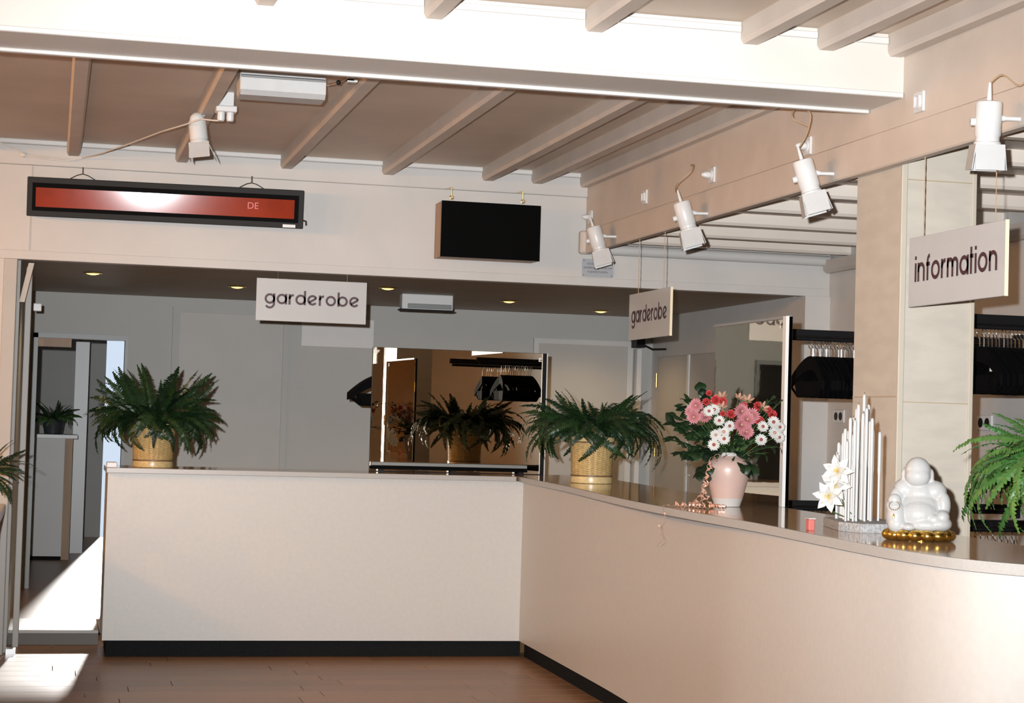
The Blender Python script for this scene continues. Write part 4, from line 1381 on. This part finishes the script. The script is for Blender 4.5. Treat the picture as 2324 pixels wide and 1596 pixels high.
rbn = thing('curling_ribbon', 'shiny pink curled gift ribbon spilling from the vase over the counter edge', 'ribbon', (2.6, 7.45, 1.10))
curl([(2.745, 7.575, 1.318), (2.685, 7.50, 1.295), (2.66, 7.47, 1.24), (2.645, 7.45, 1.17), (2.625, 7.42, 1.12), (2.57, 7.44, 1.112), (2.52, 7.48, 1.112)], 13, 0.008, 0.006, 'strand', rbn)
curl([(2.745, 7.57, 1.32), (2.678, 7.47, 1.28), (2.64, 7.44, 1.21), (2.62, 7.42, 1.15), (2.60, 7.50, 1.112), (2.555, 7.56, 1.112)], 11, 0.010, 0.006, 'strand', rbn)
curl([(2.65, 7.44, 1.16), (2.655, 7.41, 1.118), (2.66, 7.40, 1.112), (2.675, 7.37, 1.112), (2.70, 7.36, 1.112)], 8, 0.008, 0.006, 'strand', rbn)
curl([(2.66, 7.45, 1.22), (2.62, 7.45, 1.14), (2.59, 7.43, 1.115), (2.60, 7.38, 1.112), (2.63, 7.33, 1.112)], 9, 0.009, 0.006, 'strand', rbn)
curl([(2.53, 7.50, 1.109), (2.48, 7.43, 1.108), (2.452, 7.41, 1.104), (2.446, 7.37, 1.074), (2.443, 7.40, 1.05), (2.443, 7.432, 1.025), (2.443, 7.413, 1.0), (2.443, 7.379, 0.975), (2.443, 7.415, 0.952), (2.443, 7.455, 0.936)], 3, 0.003, 0.011, 'strand', rbn, 'ribbon')

# ------------------------------------------------------------------ candle group
cbase = thing('candle_base', 'low grey stone slab carrying the cluster of white candles', 'candle holder', (2.70, 6.03, 1.10))
obj('slab', MB().prism([(2.640, 6.20), (2.568, 5.90), (2.60, 5.79), (2.76, 5.80), (2.855, 6.02), (2.82, 6.26)], 1.10, 1.131), 'stone', cbase, bevel=0.002)
CANDLE = [(2.669, 6.145, 1.401), (2.691, 6.171, 1.393), (2.69, 6.156, 1.435), (2.66, 6.072, 1.45), (2.685, 6.108, 1.442), (2.639, 5.983, 1.487), (2.717, 6.138, 1.489), (2.699, 6.073, 1.491), (2.669, 6.001, 1.519), (2.651, 5.946, 1.533), (2.748, 6.143, 1.445), (2.775, 6.177, 1.573), (2.684, 5.952, 1.521), (2.771, 6.13, 1.536), (2.734, 6.033, 1.478), (2.712, 5.968, 1.488), (2.757, 6.003, 1.442), (2.736, 6.122, 1.295), (2.723, 6.148, 1.345), (2.637, 5.941, 1.479), (2.728, 6.084, 1.488), (2.61, 5.941, 1.408), (2.738, 6.11, 1.409), (2.708, 6.013, 1.464)]
CANDLE += [(2.665, 6.02, 1.43), (2.69, 6.03, 1.47), (2.706, 6.11, 1.46), (2.676, 6.17, 1.37), (2.725, 5.99, 1.45), (2.742, 6.08, 1.50), (2.65, 6.11, 1.36), (2.715, 6.05, 1.505)]
for k, (x, y_, z) in enumerate(CANDLE):
    lab = 'slender white taper candle in the cluster beside the figurine'
    grp = 'taper candles on the stone slab'
    if k == 11:
        lab, grp = 'tallest white taper candle in the cluster beside the figurine', 'tallest taper candle'
    t = thing('taper_candle', lab, 'candle', (x, y_, 1.131), grp)
    h = z - 1.131
    obj('shaft', MB().lathe([(0.0042, 0), (0.0048, h * 0.5), (0.0062, h * 0.55), (0.0062, h - 0.018), (0.0052, h - 0.010), (0.002, h - 0.007)], (x, y_, 1.131), 12), 'candle_white', t, smooth=True)
    obj('wick', MB().cyl((x, y_, z - 0.008), (x + 0.001, y_, z), 0.0012, n=6), 'wick', t)
pk = thing('tealight_glass', 'small pink glass block at the left end of the stone slab', 'candle holder', (2.468, 5.905, 1.10))
obj('glass_block', B(2.458, 2.480, 5.89, 5.92, 1.10, 1.138, c=0.003), 'pink_glass', pk)
obj('rim', B(2.456, 2.482, 5.888, 5.922, 1.138, 1.142, c=0.001), 'vase_foot', pk)


def bract(L, wd):
    prof = [0.25, 0.7, 1.0, 0.85, 0.45, 0.0]
    n = len(prof)
    vs, fs = [], []
    for i, w_ in enumerate(prof):
        x = 0.004 + L * i / (n - 1)
        z = 0.16 * L * sin(pi * 0.8 * i / (n - 1))
        vs += [(x, -wd * w_, z), (x, 0, z - 0.003), (x, wd * w_, z)]
    for i in range(n - 1):
        fs += [(3 * i, 3 * i + 3, 3 * i + 4, 3 * i + 1), (3 * i + 1, 3 * i + 4, 3 * i + 5, 3 * i + 2)]
    return mesh_of(MB().add(vs, fs), 'petal', 'petal_white', True)


BR_L, BR_S = bract(0.052, 0.014), bract(0.034, 0.010)
mb = MB()
for k in range(9):
    a = 2 * pi * k / 9
    r_ = 0.004 if k % 3 == 0 else 0.010
    mb.tube([(0, 0, 0.0), (r_ * cos(a), r_ * sin(a), 0.010)], 0.001, 5).ball((r_ * cos(a), r_ * sin(a), 0.011), 0.0024, 8, 5)
PCEN = mesh_of(mb, 'stamens', 'centre_yellow', True)
for k, (p, lb) in enumerate((((2.560, 5.90, 1.300), 'upper white artificial poinsettia in front of the candles'), ((2.530, 5.90, 1.215), 'lower white artificial poinsettia in front of the candles'),
                             ((2.565, 5.93, 1.252), 'white artificial poinsettia tucked between the upper and lower one'))):
    t = thing('poinsettia', lb, 'flower', p)
    p = Vector(p)
    face = ((EYE - p).normalized() + Vector((-0.25, 0, 0.1 - 0.15 * k))).normalized()
    base = face.to_track_quat('Z', 'Y')
    for i in range(7):
        q = base @ Euler((rr_.uniform(-0.2, 0.2), rr_.uniform(-0.15, 0.25), 2 * pi * i / 7 + 0.4 * k + rr_.uniform(-0.1, 0.1))).to_quaternion()
        inst(BR_L, 'petal', t, (0, 0, 0), q.to_euler(), (1, 1, 1))
    for i in range(5):
        q = base @ Euler((0, -0.45, 2 * pi * i / 5 + 0.2)).to_quaternion()
        inst(BR_S, 'petal', t, face * 0.004, q.to_euler(), (1, 1, 1))
    inst(PCEN, 'stamens', t, face * 0.003, base.to_euler())
    obj('stem', MB().tube([p - face * 0.003, p + Vector((0.03, 0.06, -0.05)), Vector((2.645 + 0.02 * k, 6.0, 1.131))], 0.002, 6), 'stem', t)

# ------------------------------------------------------------------ porcelain figurine
FC = Vector((2.635, 5.44, 1.10))
fg = thing('figurine', 'white glazed seated laughing monk figurine on a gold base', 'figurine', FC)
ang = math.atan2(-FC.y, -FC.x) + pi / 2      # turn the figure's -y front towards the hall
RZ = Matrix.Rotation(ang, 3, 'Z')


def fz(x, y_, z):
    return FC + RZ @ Vector((x, y_, z))


mb = MB()
for j in range(15):
    a = 2 * pi * j / 15
    mb.ball(fz(0.088 * cos(a), 0.058 * sin(a), 0.018), (0.027, 0.027, 0.019), 12, 8)
mb.lathe([(0.06, 0.0), (0.062, 0.034), (0.0, 0.036)], FC, 24)
gb = obj('gold_base', mb, 'gold', fg, smooth=True)

bl = MB()
ell = [((0, 0.010, 0.090), (0.078, 0.060, 0.066)),        # belly
       ((0, -0.012, 0.080), (0.064, 0.052, 0.052)),
       ((0, 0.015, 0.140), (0.064, 0.046, 0.050)),       # chest
       ((-0.045, 0.012, 0.158), (0.036, 0.036, 0.034)), ((0.047, 0.012, 0.152), (0.038, 0.036, 0.036)),   # shoulders
       ((-0.006, 0.002, 0.214), (0.041, 0.039, 0.046)),  # head
       ((-0.006, -0.012, 0.200), (0.039, 0.030, 0.032)),  # cheeks and jaw
       ((-0.006, -0.035, 0.205), (0.007, 0.008, 0.008)),  # nose
       ((-0.049, 0.004, 0.198), (0.008, 0.011, 0.026)), ((0.037, 0.004, 0.198), (0.008, 0.011, 0.026)),   # ears
       ((0, 0.01, 0.176), (0.032, 0.030, 0.022)),        # neck
       ((-0.068, -0.006, 0.128), (0.024, 0.026, 0.036)), ((-0.080, -0.028, 0.108), (0.022, 0.026, 0.028)),  # right arm to knee
       ((-0.074, -0.045, 0.124), (0.021, 0.017, 0.021)),  # right hand on raised knee
       ((0.074, -0.004, 0.112), (0.023, 0.026, 0.042)), ((0.072, -0.030, 0.078), (0.022, 0.028, 0.020)),   # left arm resting
       ((0.045, -0.046, 0.070), (0.022, 0.015, 0.014)),
       ((-0.068, -0.022, 0.072), (0.034, 0.044, 0.050)),  # raised right knee
       ((-0.066, -0.038, 0.050), (0.030, 0.030, 0.028)),
       ((0.062, -0.020, 0.055), (0.040, 0.046, 0.026)), ((0.020, -0.046, 0.050), (0.050, 0.022, 0.020)),   # folded left leg
       ((-0.030, -0.055, 0.043), (0.022, 0.018, 0.012)),  # foot
       ((0, 0.012, 0.052), (0.084, 0.058, 0.026))]       # seat robe
for c_, r_ in ell:
    bl.ball(fz(*c_), r_, 20, 14, RZ)
tmp = bpy.data.objects.new('tmp', mesh_of(bl, 'tmp', None))
COL.objects.link(tmp)
rm = tmp.modifiers.new('r', 'REMESH')
rm.mode = 'VOXEL'
rm.voxel_size = 0.0030
sm = tmp.modifiers.new('s', 'SMOOTH')
sm.iterations = 6
sm.factor = 0.5
bpy.context.view_layer.update()
me = bpy.data.meshes.new_from_object(tmp.evaluated_get(bpy.context.evaluated_depsgraph_get()))
bpy.data.objects.remove(tmp)
for v in me.vertices:
    v.co = v.co - FC
me.materials.clear()
me.materials.append(MATS['porcelain'])
me.polygons.foreach_set('use_smooth', [True] * len(me.polygons))
body = bpy.data.objects.new('body', me)
body.parent = fg
COL.objects.link(body)
for c_ in ((-0.018, -0.032, 0.214), (0.006, -0.032, 0.214)):
    obj('eye', MB().tube([fz(c_[0] - 0.006, c_[1] + 0.001, c_[2] - 0.001), fz(c_[0], c_[1] - 0.001, c_[2] + 0.0015), fz(c_[0] + 0.006, c_[1] + 0.001, c_[2] - 0.001)], 0.0009, 6), 'pillar', body)
obj('mouth', MB().tube([fz(-0.017, -0.034, 0.192), fz(-0.006, -0.039, 0.187), fz(0.005, -0.034, 0.192)], 0.0011, 6), 'pillar', body)
mb = MB()
for k in range(18):
    a = 2 * pi * k / 18
    mb.ball(fz(-0.074 + 0.016 * cos(a), -0.0635 + 0.004 * sin(a), 0.108 + 0.013 * sin(a)), 0.0019, 7, 5)
obj('bead_string', mb, 'gold', body, smooth=True)
obj('tassel', MB().lathe([(0.001, 0), (0.003, -0.006), (0.004, -0.012), (0.0015, -0.013)], fz(-0.076, -0.066, 0.084), 8), 'gold', body, smooth=True)

# ------------------------------------------------------------------ labels that single out look-alikes by their order in the photo
ORD = ['leftmost', 'second', 'third', 'fourth', 'fifth', 'sixth', 'seventh', 'eighth', 'ninth', 'tenth', 'eleventh', 'twelfth', 'thirteenth', 'fourteenth', 'fifteenth', 'sixteenth',
       'seventeenth', 'eighteenth', 'nineteenth', 'twentieth', 'twenty-first', 'twenty-second', 'twenty-third', 'twenty-fourth', 'twenty-fifth', 'twenty-sixth', 'twenty-seventh',
       'twenty-eighth', 'twenty-ninth', 'thirtieth', 'thirty-first', 'thirty-second']


def across(o):
    v = wpos(o) - EYE
    return v.dot(CR) / v.dot(CF)


fam = {}
for o in SC.objects:
    if o.parent is None and 'label' in o and o.get('group') and o.get('category') in ('candle', 'coat hanger', 'flower', 'foliage'):
        fam.setdefault((o['group'], o['label']), []).append(o)
for (g, lb), lst in fam.items():
    if len(lst) < 2:
        continue
    lst.sort(key=across)
    for k, o in enumerate(lst):
        where = 'leftmost of its kind' if k == 0 else ('rightmost of its kind' if k == len(lst) - 1 else ORD[k] + ' from the left')
        o['label'] = lb + ', ' + where
